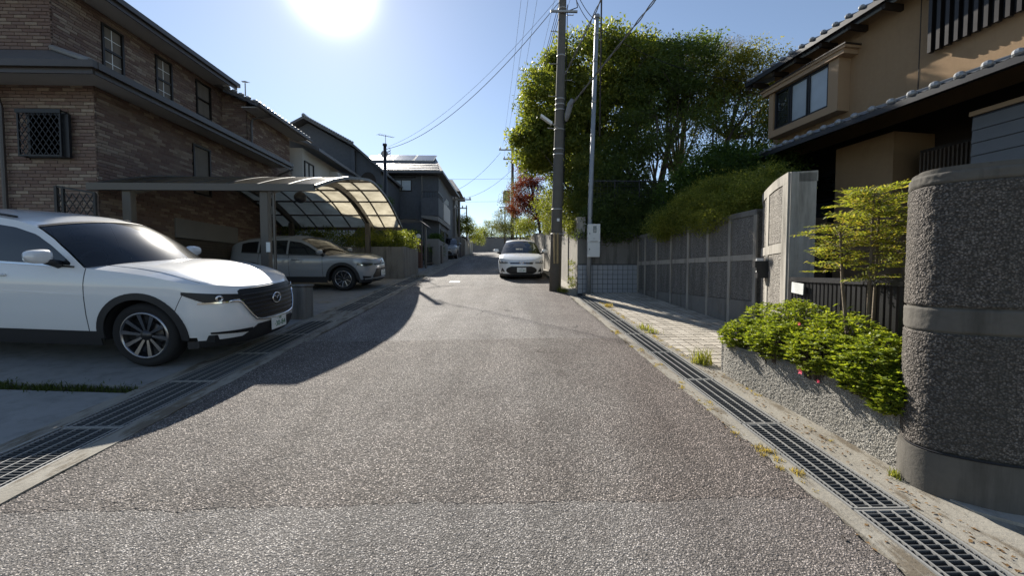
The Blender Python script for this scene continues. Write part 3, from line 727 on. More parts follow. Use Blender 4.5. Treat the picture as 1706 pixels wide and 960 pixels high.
# grilled window on the front: pane, box frame and diamond lattice standing proud
x0, x1, z0, z1 = front_open[0]
gw = window_x(house, BY, x0+.02, x1-.02, z0, z1, M['green_glass'])
def lattice(m, x0, x1, z0, z1, y, step, t=.011):
    w, h = x1-x0, z1-z0; k = -h
    while k < w:
        for sgn in (1, -1):
            a = max(k, 0); b = min(k+h, w)
            if b - a < .03: continue
            za, zb = z0 + (a-k), z0 + (b-k)
            xa, xb = (x0+a, x0+b) if sgn > 0 else (x1-a, x1-b)
            m.bar((xa,y + (.006 if sgn > 0 else -.006),za),(xb,y + (.006 if sgn > 0 else -.006),zb), t, t)
        k += step
def lattice2(m, x0, x1, z0, z1, y, step, asp=1.5, t=.011):
    q = MB(); lattice(q, x0, x1, z0, z0+(z1-z0)/asp, 0, step, t)
    m.add([(p[0], p[1]+y, z0+(p[2]-z0)*asp) for p in q.v], q.f)
m = MB(); yb = BY-.16
m.bar((x0,yb,z0),(x0,yb,z1),.03); m.bar((x1,yb,z0),(x1,yb,z1),.03); m.bar((x0-.015,yb,z0),(x1+.015,yb,z0),.032); m.bar((x0-.015,yb,z1),(x1+.015,yb,z1),.032)
for xx in (x0, x1):
    for zz in (z0, z1): m.bar((xx,yb+.016,zz),(xx,BY,zz),.025)
gf = m.build('grille_frame', M['black'], gw); m = MB(); lattice2(m, x0+.015, x1-.015, z0+.016, z1-.016, yb, .115); m.build('grille_lattice', M['black'], gw)
m = MB(); m.box(x0-.03, x1+.03, BY-.19, BY-.17, z1-.06, z1+.02); m.bar((x1+.06,BY-.1,z0-.02),(x1+.06,BY-.1,z1-.05),.05,.12); m.build('grille_side', M['black'], gw)
# garage shutter with slats
sh = MB(); sh.box(BX+.002, BX+.035, 10.2, 12.55, 2.40, 2.90); sh.build('garage_lintel', M['greywall'], house)
for k in range(22):
    z = gz(11.5) + k*.075
    if k == 0:
        m = MB(); m.lathe([(0,0),(.02,.0),(.034,.02),(.034,.05),(.02,.07),(0,.073)], 4); m = MB()
        m.add([(BX-.05,10.22,z),(BX-.05,12.53,z),(BX-.02,12.53,z+.012),(BX-.02,10.22,z+.012),(BX-.02,10.22,z+.055),(BX-.02,12.53,z+.055),(BX-.05,12.53,z+.07),(BX-.05,10.22,z+.07)], [(0,1,2,3),(3,2,5,4),(4,5,6,7)])
        s0 = m.build('shutter_slat', M['shutter'], house); zs = z
    else:
        o = bpy.data.objects.new('shutter_slat', s0.data); C.objects.link(o); o.parent = house; o.location = (0,0,z-zs)
m = MB(); m.ball((-9.55,UY-.30,UZ-.15), (.10,.10,.07)); m.box(-9.64,-9.46,UY-.39,UY-.21,UZ-.13,UZ-.101); m.build('camera_dome', M['white'], house, True)

# TV antenna on the brick house roof
def antenna(x, y, z, h, label, dish=False, yaw=.6):
    t = thing('tv_antenna', (x,y,z), label, 'antenna')
    m = MB(); m.tube([(x,y,z-.3),(x,y,z+h)], .018, 6); m.build('mast', M['galv'], t)
    m = MB(); dx, dy = math.cos(yaw), math.sin(yaw)
    e = .35 if h < .7 else 1.0; a, b = Vector((x-dx*.5*e,y-dy*.5*e,z+h*.95)), Vector((x+dx*.6*e,y+dy*.6*e,z+h*.95+.12)); m.bar(a, b, .022)
    for k in range(8):
        p = a.lerp(b, k/7); l = (.22 - .015*k)*e; m.bar(p + Vector((-dy*l,dx*l,.02)), p + Vector((dy*l,-dx*l,.02)), .010)
    m.build('aerial', M['galv'], t)
    if dish:
        m = MB(); m.lathe([(0,.06),(.12,.045),(.22,0)], 16, (x-.05,y-.1,z+h*.5), 'y'); m.build('dish', M['galv'], t, True)
        m = MB()
        for a in range(4): m.bar((x,y,z+.35),(x+.28*math.cos(a*1.57+.7),y+.28*math.sin(a*1.57+.7),z-.25),.015)
        m.build('bracket', M['galv'], t)
antenna(-8.55, 13.5, 7.3, .55, 'small bent TV antenna on the brick house roof', False, 2.5)

# lattice fence panel behind the white car, under the carport end
t = thing('lattice_screen', (-8.4,7.7,gz(7.7)), 'black diamond lattice screen below the carport roof end', 'screen')
m = MB(); X0, X1 = -8.35, -7.65; Z0, Z1 = 2.52, 3.12
m.bar((X0,7.6,1.0),(X0,7.6,Z1),.05); m.bar((X1,7.6,1.0),(X1,7.6,Z1-.12),.04); m.bar((X0+.12,7.6,Z0),(X0+.12,7.6,Z1),.04); m.bar((X0,7.6,Z0),(X1,7.6,Z0),.035); m.bar((X0,7.6,Z1),(X1,7.6,Z1-.12),.035)
m.build('frame', M['black'], t); m = MB(); lattice2(m, X0+.02, X1-.02, Z0+.02, Z1-.13, 7.6, .13); m.build('lattice', M['black'], t)

# ------------------------------------------------------------------ carport with arched roof
cp = thing('carport', (-6,11.5,gz(11.5)), 'carport with arched smoked panel roof over the silver car', 'carport')
AR = [(8.10,3.26),(8.97,3.59),(9.85,3.86),(10.73,4.05),(11.6,4.19),(12.49,4.12),(13.37,3.92),(14.25,3.59),(15.1,3.22)]
def arch(s):                                  # s in 0..1 across the barrel
    k = s*(len(AR)-1); i = min(int(k), len(AR)-2); f = k-i
    p = [AR[max(0,min(len(AR)-1,i+d))] for d in (-1,0,1,2)]
    def cr(a,b,c,d): return .5*(2*b + (c-a)*f + (2*a-5*b+4*c-d)*f*f + (3*b-a-3*c+d)*f**3)
    return cr(*[q[0] for q in p]), cr(*[q[1] for q in p])
CX0, CX1, NB, NP = -8.29, -3.80, 7, 8
xs = [CX0 + (CX1-CX0)*k/NB for k in range(NB+1)]
for i in range(NB):                            # every sheet of the roof is a pane
    for j in range(NP):
        P = [[(x, arch((j+t)/NP)[0], arch((j+t)/NP)[1]) for t in (.02,.26,.5,.74,.98)] for x in (xs[i]+.018, xs[i+1]-.018)]
        m = MB(); m.grid(P); m.grid([[(q[0],q[1],q[2]-.006) for q in r] for r in P], True); m.build('roof_panel', M['poly'], cp, True)
for i in range(NB+1):                          # curved rafters
    m = MB(); pts = [arch(k/24) for k in range(25)]; wd, hh = (.022, .035) if i not in (0, NB) else (.03, .07)
    for a, b in zip(pts[:-1], pts[1:]): m.bar((xs[i],a[0],a[1]-.012),(xs[i],b[0],b[1]-.012), wd*2, hh)
    m.build('rafter', M['steelpost'], cp)
for j in range(NP+1):                          # purlins
    y, z = arch(j/NP); m = MB()
    hh = .05 if j not in (0, NP) else .14
    m.bar((CX0,y,z-.03),(CX1,y,z-.03), .045 if j not in (0, NP) else .07, hh); m.build('purlin' if j not in (0, NP) else 'eave_beam', M['steelpost'], cp)
for bx in (-4.86, -7.60):                      # two main bows with posts at both eaves
    m = MB(); pts = [arch(.03+.94*k/24) for k in range(25)]
    for a, b in zip(pts[:-1], pts[1:]): m.bar((bx,a[0],a[1]-.13),(bx,b[0],b[1]-.13), .12, .17)
    m.build('bow', M['steelpost'], cp)
    for (py, pz) in ((8.22,3.2),(14.40,3.3)):
        m = MB(); m.cbox(bx-.085, bx+.085, py-.07, py+.07, gz(py)-.05, pz, .012); m.build('post', M['steelpost'], cp)
m = MB(); m.tube([(-4.68,8.2,3.2),(-4.68,8.2,3.0),(-4.67,8.2,.8)], .03, 8); m.build('downpipe', M['steelpost'], cp)
m = MB(); m.box(-4.82,-4.74,8.135,8.148,1.92,2.12); m.build('notice_plate', M['white'], cp)
t = thing('hanging_ball', (-4.35,8.62,3.5), 'dark round ball hanging from the carport roof edge', 'ball')
m = MB(); m.ball((-4.35,8.62,3.13), .125, 16, 11); m.build('ball', M['black'], t, True); m = MB(); m.tube([(-4.35,8.62,3.24),(-4.35,8.62,3.44)], .012, 6); m.build('cord', M['black'], t)

# ------------------------------------------------------------------ planter wall with hedge beyond the carport
t = thing('planter_wall', (-4.6,15.6,gz(15.6)), 'grey board-marked concrete planter wall past the carport', 'wall')
m = MB(); m.hexa([(-8.6,14.5,0.8),(-3.62,14.5,.8),(-3.66,17.1,.8),(-8.6,17.1,.8)], [(-8.6,14.5,2.45),(-3.62,14.5,2.45),(-3.66,17.1,2.45),(-8.6,17.1,2.45)]); m.build('wall_body', M['wallcon_dark'], t)
for k in range(9):
    m = MB(); m.box(-3.64, -3.60, 14.52+k*.285, 14.52+k*.285+.27, 1.1, 2.47); m.build('board_face', M['wallcon_dark'], t)
m = MB(); m.box(-8.3,-4.4,13.75,14.4,1.1,1.14)
# ------------------------------------------------------------------ pale house behind the brick house
h2 = thing('pale_house', (-9.5,17.3,gz(17.3)), 'pale rendered house squeezed between brick and slate houses', 'house')
m = MB(); m.box(-13, -8.15, 16.4, 21, 1.0, 6.62); m.build('wall', M['whitewall'], h2)
m = MB(); m.box(-8.15, -7.75, 18.9, 21, 1.0, 6.3); m.build('bay', M['whitewall'], h2)
m = MB(); m.add([(-7.45,16.35,6.62),(-7.45,21.2,6.62),(-11,21.2,7.9),(-11,16.35,7.9),(-7.45,16.35,6.5),(-7.45,21.2,6.5),(-11,16.35,7.75),(-11,21.2,7.75)], [(0,1,2,3),(4,5,1,0),(4,0,3,6),(6,7,5,4)]); m.build('roof', M['rooftile'], h2)
window_y(h2, -8.13, 16.5, 17.3, 5.0, 6.15, M['frosted'], 'v')
window_y(h2, -7.73, 19.6, 20.1, 5.0, 5.8, M['darkglass'])
# ------------------------------------------------------------------ slate gable house and house with solar panels
h3 = thing('slate_house', (-9,22.5,gz(22.5)), 'dark slate-clad house with a gable wall and arched opening', 'house')
m = MB(); gy = 22.3
poly = [(-13.2,1.2),(-6.75,1.2),(-6.75,7.3),(-8.2,8.45),(-10.75,9.85),(-13.2,8.5)]
m.add([(x,gy,z) for x,z in poly] + [(x,27,z) for x,z in poly], [(0,1,2,3,4,5),(11,10,9,8,7,6)] + [((i+1)%6,i,6+i,6+(i+1)%6) for i in range(6)]); m.build('wall', M['slatewall'], h3)
m = MB()
def rslab(m, a, b, y0, y1, th):
    m.hexa([(a[0],y0,a[1]-th),(b[0],y0,b[1]-th),(b[0],y1,b[1]-th),(a[0],y1,a[1]-th)], [(a[0],y0,a[1]),(b[0],y0,b[1]),(b[0],y1,b[1]),(a[0],y1,a[1])])
rslab(m, (-13.6,8.55),(-10.75,10.06), 21.8, 27, .14); rslab(m, (-10.749,10.06),(-8.15,8.64), 21.8, 27, .14); rslab(m, (-8.149,8.64),(-6.55,7.25), 21.8, 27, .14); m.build('roof', M['rooftile'], h3)
m = MB()
for k in range(22):
    f = k/21; a = (-10.75,10.1) ; x = -10.75 + f*2.6; m.ball((x, 21.84, 10.08-f*1.42), (.09,.12,.06), 8, 5)
m.tube([(-10.75,21.8,10.1),(-10.75,27,10.1)], .1, 8); m.build('verge_tiles', M['kawara'], h3)
m = MB(); m.box(-11,-8.15,22.16,22.29,6.75,6.95); m.box(-8.3,-8.12,22.1,22.29,1.2,8.35); m.build('trim', M['slatewall'], h3)
m = MB(); m.add([(-7.9,22.25,5.6),(-7.0,22.25,5.6)] + [(-7.0-.45+.45*math.cos(a),22.25,6.6+.55*math.sin(a)) for a in [i*math.pi/10 for i in range(11)]], [tuple(range(13))]); m.build('arched_opening', M['darkwood'], h3)

h4 = thing('solar_house', (-6,28,gz(28)), 'dark slate house with solar panels on its roof and a corner balcony', 'house')
m = MB(); m.box(-9.0, -4.15, 26.4, 34, 1.5, 8.15); m.build('wall', M['slatewall'], h4)
m = MB(); m.add([(-9.6,25.7,8.15),(-3.75,25.7,8.15),(-4.9,29.4,10.15),(-9.6,29.4,10.15),(-3.55,34,8.15),(-4.9,34,10.15),(-9.6,25.7,8.0),(-3.75,25.7,8.0),(-3.55,34,8.0)], [(0,1,2,3),(1,4,5,2),(6,7,1,0),(7,8,4,1),(6,8,7)]); m.build('roof', M['rooftile'], h4)
for r_ in range(9):                                   # courses of roof tiles that step down the slope
    f0, f1 = r_/9, (r_+1)/9; m = MB()
    for k in range(30):
        x = -9.55 + k*.19 + (.09 if r_ % 2 else 0)
        if x + .19 > -3.8 - f1*1.15: break
        za, zb = 8.15+2.0*f0, 8.15+2.0*f1; ya, yb = 25.7+3.7*f0, 25.7+3.7*f1
        j = random.uniform(0,.012)
        m.add([(x,ya,za+.05+j),(x+.18,ya,za+.05+j),(x+.18,yb,zb+.015),(x,yb,zb+.015),(x,ya,za+.01),(x+.18,ya,za+.01)], [(0,1,2,3),(4,5,1,0)])
    m.build('tile_course', M['rooftile'], h4)
for k in range(3):
    x = -9.0 + k*1.45; m = MB(); f0, f1 = .55, .95
    m.hexa([(x,25.7+3.7*f0,8.22+2*f0),(x+1.4,25.7+3.7*f0,8.22+2*f0),(x+1.4,25.7+3.7*f1,8.22+2*f1),(x,25.7+3.7*f1,8.22+2*f1)], [(x,25.7+3.7*f0,8.28+2*f0),(x+1.4,25.7+3.7*f0,8.28+2*f0),(x+1.4,25.7+3.7*f1,8.28+2*f1),(x,25.7+3.7*f1,8.28+2*f1)])
    sp = m.build('solar_panel', M['galv'], h4); m = MB()
    m.add([(x+.03,25.7+3.7*f0+.03,8.285+2*f0+.016),(x+1.37,25.7+3.7*f0+.03,8.285+2*f0+.016),(x+1.37,25.7+3.7*f1-.03,8.285+2*f1-.016),(x+.03,25.7+3.7*f1-.03,8.285+2*f1-.016)], [(0,1,2,3)]); m.build('solar_glass', M['solar'], sp)
window_x(h4, 26.37, -7.3, -5.95, 6.95, 7.72, M['frosted'], 'v')
m = MB(); m.box(-7.6,-5.7,26.2,26.39,7.85,7.92); m.build('window_hood', M['darkframe'], h4)
m = MB(); m.tube([(-5.25,26.3,8.0),(-5.25,26.3,1.9)], .045, 8); m.tube([(-5.25,26.28,5.6),(-4.9,26.2,5.75)], .03, 6); m.build('downpipe', M['greywall'], h4)
bal = MB(); bal.hexa([(-5.15,25.5,5.05),(-4.05,25.5,4.85),(-3.95,31,4.85),(-5.15,31,5.05)], [(-5.15,25.5,5.2),(-4.05,25.5,5.15),(-3.95,31,5.15),(-5.15,31,5.2)]); b_ = bal.build('balcony', M['greywall'], h4)
m = MB(); m.box(-5.15,-4.12,25.5,25.58,5.2,6.35); m.build('parapet_front', M['slatewall'], b_); m = MB(); m.box(-4.12,-4.03,25.5,27.6,5.2,6.35); m.build('parapet_side', M['slatewall'], b_)
m = MB(); m.box(-4.11,-3.98,27.6,31,5.2,6.4); m.build('parapet_panel', M['whitewall'], b_)
m = MB(); m.bar((-5.1,25.54,6.75),(-4.08,25.54,6.75),.05); m.bar((-4.08,25.54,6.75),(-4.05,27.6,6.75),.05)
for k in range(7): m.bar((-5.1+k*.17,25.54,6.35),(-5.1+k*.17,25.54,6.75),.025)
for k in range(5): m.bar((-4.08,25.6+k*.5,6.35),(-4.08,25.6+k*.5,6.75),.025)
m.build('railing', M['black'], b_)
for k in range(3):
    m = MB(); P = [[(-4.0+.14*math.cos(a)*(1-.1*f), 28.3+k*.45, 6.42+.30*f+.1*math.sin(a*2+f)) for a in [j*.4 for j in range(6)]] for f in (0,.5,1)]; m.grid(P)
    tag(m.build('laundry', M['white'], None, True), f'white laundry piece on the balcony rail, {ordn[k]} from the corner', 'laundry', 'laundry on the balcony')
window_y(h4, -4.12, 27.0, 28.6, 2.6, 4.5, M['darkglass'], 'v')
window_y(h4, -4.12, 29.5, 30.6, 3.2, 4.5, M['darkglass'], 'v')
antenna(-7.1, 24.5, 7.6, 2.4, 'tall TV antenna with dish above the slate house', True, .9)
t = thing('service_pole', (-5.25,18,gz(18)), 'short dark service pole behind the carport', 'pole')
m = MB(); m.tube([(-5.25,18,gz(18)),(-5.25,18,7.3)], [.085,.07], 10); m.build('shaft', M['black'], t, True)
m = MB(); m.lathe([(.0,7.34),(.10,7.34),(.10,7.26),(.075,7.24)], 10, (-5.25,18,0)); m.build('cap', M['black'], t)
m = MB()
for k in range(3): m.tube([(-5.17,18,7.1-k*.12),(-5.02,17.9,7.13-k*.12),(-4.95,17.85,7.0-k*.12),(-5.1,17.9,6.92-k*.1)], .012, 5)
m.build('cable_loops', M['cable'], t)

# small arched canopy, gate posts and far left frontage
t = thing('entry_canopy', (-4.4,19.4,gz(19.4)), 'small pale arched canopy over the parking bay past the hedge', 'canopy')
m = MB(); P = []
for k in range(11):
    a = k/10; P.append([(-5.3 + 1.75*a, y, 4.05 + .05*math.sin(a*math.pi) - (.28*max(0,a-.75)/.25 if a > .75 else 0)) for y in (19.0,20.2)])
m.grid(P); m.grid([[(q[0],q[1],q[2]-.03) for q in r] for r in P], True); m.build('canopy_sheet', M['whitewall'], t, True)
for x in (-5.2,-3.75):
    m = MB(); m.box(x-.04,x+.04,19.55,19.63,gz(19.6)-.1,3.98 if x < -5 else 3.8); m.build('canopy_post', M['steelpost'], t)
t = thing('gate_post', (-4.17,19.9,gz(19.9)), 'reddish brown gate post with a round lamp on top', 'gate post')
m = MB(); m.cbox(-4.36,-4.0,19.72,20.1,gz(19.7)-.1,3.16,.015); m.build('post', plain('brown_brick_post', (.11,.055,.04), .8, 0, .3, 0, .3, 12), t)
m = MB(); m.ball((-4.18,19.9,3.33), .13); m.build('lamp_globe', M['white'], t, True); m = MB(); m.lathe([(.08,3.16),(.05,3.22)], 8, (-4.18,19.9,0)); m.build('lamp_base', M['black'], t)
m = MB()
for k in range(7): m.box(-4.30+.01*(k%2),-4.22+.012*(k%3),19.705,19.715,2.95-.16*k,3.03-.16*k)
m.build('name_plate', M['meter'], t)
t = thing('metal_gate', (-3.9,21.1,gz(21)), 'dark metal gate between brown post and grey wall', 'gate')
m = MB(); m.bar((-3.95,20.12,2.85),(-3.85,22.3,2.95),.05); m.bar((-3.95,20.12,1.95),(-3.85,22.3,2.05),.05); m.build('gate_frame', M['black'], t)
for k in range(12):
    y = 20.2 + k*.18; m = MB(); m.bar((-3.94+.004*k,y,1.9),(-3.94+.004*k,y,2.9),.05,.03); m.build('gate_bar', M['black'], t)
t = thing('garden_wall', (-3.8,23,gz(23)), 'grey concrete frontage wall below the balcony house', 'wall')
m = MB(); m.hexa([(-4.22,22.4,1.6),(-3.55,22.4,1.6),(-3.55,22.75,1.6),(-4.22,22.75,1.6)], [(-4.22,22.4,3.42),(-3.55,22.4,3.42),(-3.55,22.75,3.42),(-4.22,22.75,3.42)]); m.build('wall_end', M['greywall'], t)
m = MB(); m.box(-3.8,-3.58,22.75,26.6,1.6,3.4); m.build('wall_side', M['greywall'], t); m = MB(); m.box(-3.6,-3.52,23.3,24.0,1.9,3.1); m.build('wall_door', M['black'], t)
t = thing('hedge_fence', (-4,32,gz(32)), 'dark fence and hedge past the parked car', 'fence')
m = MB(); m.box(-6.5,-3.2,30.9,34.5,2.2,4.3); m.build('fence_body', M['greywall'], t)
for k in range(14):
    m = MB(); m.box(-3.2,-3.16,31.0+k*.25,31.0+k*.25+.2,2.6,4.35); m.build('slat', M['darkwood'], t)
t = thing('stone_frontage', (-3.4,36,gz(36)), 'low pale stone wall with white stair rail near the street end', 'wall')
m = MB(); m.hexa([(-6,34.7,2.6),(-3.15,34.7,2.6),(-3.0,39.6,2.6),(-6,39.6,2.6)], [(-6,34.7,4.5),(-3.15,34.7,4.5),(-3.0,39.6,3.9),(-6,39.6,3.9)]); m.build('wall_body', M['wallcon'], t)
m = MB(); m.tube([(-3.0,35.0,4.75),(-2.95,37.0,4.3),(-2.9,37.5,3.9),(-2.9,37.6,3.2)], .08, 8); m.build('stair_rail', M['white'], t, True)
m = MB(); m.box(-3.3,-2.8,38.9,39.3,3.2,5.0); m.build('white_pillar', M['whitewall'], t)
h5 = thing('far_house', (-5.5,43,gz(43)), 'pale two-storey house seen beyond the dark slate house', 'house')
m = MB(); m.box(-9,-4.0,34.6,39,2.5,8.6); m.build('wall', M['greywall'], h5)
m = MB(); m.add([(-9.4,34.2,8.6),(-3.5,34.2,8.6),(-3.5,39.4,8.6),(-9.4,39.4,8.6),(-9.4,36.8,10.2),(-4.5,36.8,10.2)], [(0,1,5,4),(3,4,5,2),(1,2,5),(0,4,3),(0,3,2,1)]); m.build('roof', M['rooftile'], h5)
window_y(h5, -3.97, 35.4, 37, 6.2, 7.6, M['frosted'], 'v')
# wall closing the street
t = thing('end_wall', (-1,46,gz(46)), 'dark block wall closing the far end of the street', 'wall')
m = MB(); m.box(-14,8,45.6,45.9,3.5,5.55); m.build('wall_body', M['greywall'], t)
for k in range(12):
    m = MB(); m.box(-13.9+k*1.8,-13.9+k*1.8+1.75,45.55,45.61,3.6,5.5); m.build('panel', M['greywall'], t)
m = MB(); m.box(-14,8,45.5,45.95,5.55,5.65); m.build('coping', M['wallcon_dark'], t)

# ------------------------------------------------------------------ right side walls
def ribbon(pts, o0, o1, z0, z1):
    """solid between two offsets of a path (offset to the left of travel), flat top"""
    m = MB(); n = len(pts); A = []; Bq = []
    for i, p in enumerate(pts):
        a = Vector(pts[max(0,i-1)]); b = Vector(pts[min(n-1,i+1)]); d = (b-a).normalized(); nn = Vector((-d.y, d.x))
        p = Vector(p); A.append(p+nn*o0); Bq.append(p+nn*o1)
    V = []; F = []
    f0 = z0 if callable(z0) else (lambda y: z0)
    for i in range(n): V += [(A[i].x,A[i].y,f0(A[i].y)),(Bq[i].x,Bq[i].y,f0(Bq[i].y)),(Bq[i].x,Bq[i].y,z1),(A[i].x,A[i].y,z1)]
    for i in range(n-1):
        a = 4*i; b = a+4
        for j in range(4): k = (j+1) % 4; F.append((a+j,b+j,b+k,a+k))
    F += [(0,1,2,3), tuple(4*(n-1)+j for j in (3,2,1,0))]
    m.add(V, F); return m
def crom(pts, n):
    out = []; k = len(pts)
    for i in range(k-1):
        p = [Vector(pts[max(0,min(k-1,i+d))]) for d in (-1,0,1,2)]
        for j in range(n):
            f = j/n; out.append(.5*(2*p[1] + (p[2]-p[0])*f + (2*p[0]-5*p[1]+4*p[2]-p[3])*f*f + (3*p[1]-p[0]-3*p[2]+p[3])*f**3))
    out.append(Vector(pts[-1])); return [(q.x, q.y) for q in out]
def seg(path, s0, s1):
    n = len(path)-1; a, b = int(round(s0*n)), int(round(s1*n)); return path[a:b+1]
def rough_face(path, z0, z1, off, res, cell, amp, mat, name, parent, seed=1, zf=None):
    """displaced aggregate skin on a path; off to the left of travel"""
    L = [0]
    for a, b in zip(path[:-1], path[1:]): L.append(L[-1] + math.hypot(b[0]-a[0], b[1]-a[1]))
    nu = int(L[-1]/res)+1; nv = int((z1-z0)/res)+1
    su = np.linspace(0, L[-1], nu); px = np.interp(su, L, [p[0] for p in path]); py = np.interp(su, L, [p[1] for p in path])
    tx, ty = np.gradient(px), np.gradient(py); ln = np.hypot(tx, ty); nx, ny = -ty/ln, tx/ln
    Zs = np.linspace(z0, z1, nv); Su, Zz = np.meshgrid(su, Zs)
    d, r = worley(Su, Zz, cell, seed); d2, r2 = worley(Su, Zz, cell*3.1, seed+1)
    h = off + (np.clip(1-d*1.2, 0, 1)**.6*(.4+.6*r) + .5*(1-d2)*r2)*amp
    edge = np.minimum(1, np.minimum(np.minimum(Su, L[-1]-Su), np.minimum(Zz-z0, z1-Zz))/.008); h = off + (h-off)*edge - (1-edge)*.004
    if zf is not None: Zz = Zz + zf(np.interp(Su, su, py))*(1-(Zz-z0)/(z1-z0))
    V = np.stack([px[None,:]+nx[None,:]*h, py[None,:]+ny[None,:]*h, Zz], -1).reshape(-1,3); idx = np.arange(nu*nv).reshape(nv, nu)
    F = np.stack([idx[:-1,1:], idx[:-1,:-1], idx[1:,:-1], idx[1:,1:]], -1).reshape(-1,4)
    return npmesh(name, V, F, mat, parent, None, LOC[parent.name] if parent else (0,0,0))

# big curved wall in the foreground (travel so that the street side is to the left)
cw = thing('curved_wall', (2.9,2.3,gz(2.3)), 'tall dark curved pebble-dash wall at the right edge, nearest the camera', 'wall')
cpath = crom([(2.98,2.62),(2.74,2.52),(2.595,2.40),(2.525,2.29),(2.535,2.18),(2.625,2.08),(2.84,1.965),(3.35,1.88),(4.2,1.86),(5.4,1.93)], 8)
cpath = cpath                                         # from garden side round to the right: outside is on the right
cpo = cpath[::-1]
def out_side(p):                                            # path direction giving the street side as left
    return p
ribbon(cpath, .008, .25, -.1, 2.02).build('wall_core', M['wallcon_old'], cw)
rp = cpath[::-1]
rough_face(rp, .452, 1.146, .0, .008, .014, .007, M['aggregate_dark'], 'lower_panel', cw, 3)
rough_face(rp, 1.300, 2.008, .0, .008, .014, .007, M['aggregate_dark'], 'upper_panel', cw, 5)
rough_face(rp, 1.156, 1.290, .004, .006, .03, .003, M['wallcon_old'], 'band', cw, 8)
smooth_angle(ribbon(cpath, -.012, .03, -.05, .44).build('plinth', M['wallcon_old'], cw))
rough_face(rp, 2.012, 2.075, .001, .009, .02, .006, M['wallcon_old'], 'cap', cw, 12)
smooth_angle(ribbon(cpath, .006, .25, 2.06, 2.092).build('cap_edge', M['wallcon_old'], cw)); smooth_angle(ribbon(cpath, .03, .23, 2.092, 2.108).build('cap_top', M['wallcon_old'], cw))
m = MB(); m.tube([(p[0]-.012*0, p[1], .448) for p in [(q[0]-.0,q[1]-.016) for q in cpath[8:]]], .006, 5); m.build('joint_cable', M['cable'], cw)
tag(ribbon(cpath, -.30, -.0, lambda y: gz(y)-.1, .012).build('wall_footing', M['wallcon_old']), kind='structure') if False else None

# lit concrete footing in front of the curved wall
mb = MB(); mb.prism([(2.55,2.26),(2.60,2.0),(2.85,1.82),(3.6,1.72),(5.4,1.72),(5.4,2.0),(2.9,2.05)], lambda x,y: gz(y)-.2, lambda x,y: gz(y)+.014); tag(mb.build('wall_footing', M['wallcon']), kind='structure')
mb = MB(); mb.prism([(2.5,-6),(5.6,-6),(5.6,1.72),(3.6,1.72),(2.85,1.82),(2.6,2.0),(2.56,2.2)], lambda x,y: gz(y)-.3, lambda x,y: gz(y)-.004); tag(mb.build('verge', M['kerb']), kind='structure')

# planter
pl = thing('planter', (2.6,3.4,gz(3.4)), 'rough-cast concrete planter along the right gutter', 'planter')
pp = crom([(2.60,2.36),(2.575,2.8),(2.54,3.4),(2.49,4.0),(2.50,4.22),(2.60,4.31),(3.45,4.46)], 8)      # street side on the left of travel
ribbon(pp, -.11, -.002, -.05, .695).build('planter_core', M['wallcon_dark'], pl)
rough_face(pp, .02, .69, .0, .007, .014, .008, M['planter'], 'rough_face', pl, 9, lambda y: (y-3.3)*SL+.15)
smooth_angle(ribbon(pp, -.115, .006, .69, .712).build('coping', M['wallcon_dark'], pl))
mb = MB(); mb.prism([(2.68,2.46),(3.02,2.66),(3.42,4.36),(2.60,4.22)], 0, .64); mb.build('soil', M['soil'], pl)

# curved gate pillar with framed pebble panels
gp_ = thing('gate_pillar', (3.7,5.1,gz(5.1)), 'curved pale concrete gate pillar with framed pebble panels', 'pillar')
gpath = crom([(3.40,4.50),(3.52,4.85),(3.68,5.2),(3.88,5.6),(4.10,5.95),(4.5,6.25)], 8)     # street side on the left
ribbon(gpath, -.27, -.0, .1, 2.66).build('pillar_core', M['wallcon'], gp_)
n_ = len(gpath)-1
ribbon(gpath, -.28, .018, 2.56, 2.68).build('top_band', M['wallcon'], gp_)
ribbon(gpath, -.001, .018, 1.74, 1.86).build('middle_band', M['wallcon'], gp_)
ribbon(gpath, -.001, .018, .1, .75).build('bottom_band', M['wallcon'], gp_)
for a, b in ((0,4),(17,20),(32,36)):
    ribbon(gpath[a:b+1], -.001, .017, .75, 1.74).build('frame_post', M['wallcon'], gp_); ribbon(gpath[a:b+1], -.001, .017, 1.86, 2.56).build('frame_post', M['wallcon'], gp_)
for a, b in ((4,17),(20,32)):
    rough_face(gpath[a:b+1], .75, 1.74, .002, .012, .02, .008, M['aggregate'], 'pebble_panel', gp_, 21+a); rough_face(gpath[a:b+1], 1.86, 2.56, .002, .012, .02, .008, M['aggregate'], 'pebble_panel', gp_, 31+a)
m = MB(); m.cbox(3.395,3.66,4.47,4.499,.1,2.675,.004); m.build('end_face', M['wallcon'], gp_)
t = thing('mailbox', (3.74,5.35,1.42), 'small black mailbox lamp on the curved gate pillar', 'mailbox')
c_, e_, n2 = Vector((3.735,5.33)), Vector((.42,.907)), Vector((-.907,.42))
def mbx(m, a0,a1,b0,b1,z0,z1): m.hexa([tuple(c_+e_*a+n2*b)+(z0,) for a,b in ((a0,b0),(a0,b1),(a1,b1),(a1,b0))], [tuple(c_+e_*a+n2*b)+(z1,) for a,b in ((a0,b0),(a0,b1),(a1,b1),(a1,b0))])
m = MB(); mbx(m,-.11,.11,.0,.03,1.42,1.66); mbx(m,-.11,.11,.03,.13,1.42,1.50); mbx(m,-.11,.11,.03,.16,1.57,1.66); mbx(m,-.11,-.09,.03,.14,1.5,1.57); m.build('box_body', M['black'], t)
m = MB(); mbx(m,-.085,.085,.035,.12,1.502,1.525); m.build('slot_plate', M['meter'], t); m = MB(); mbx(m,-.04,.04,.05,.13,1.662,1.70); m.build('sensor', M['white'], t)

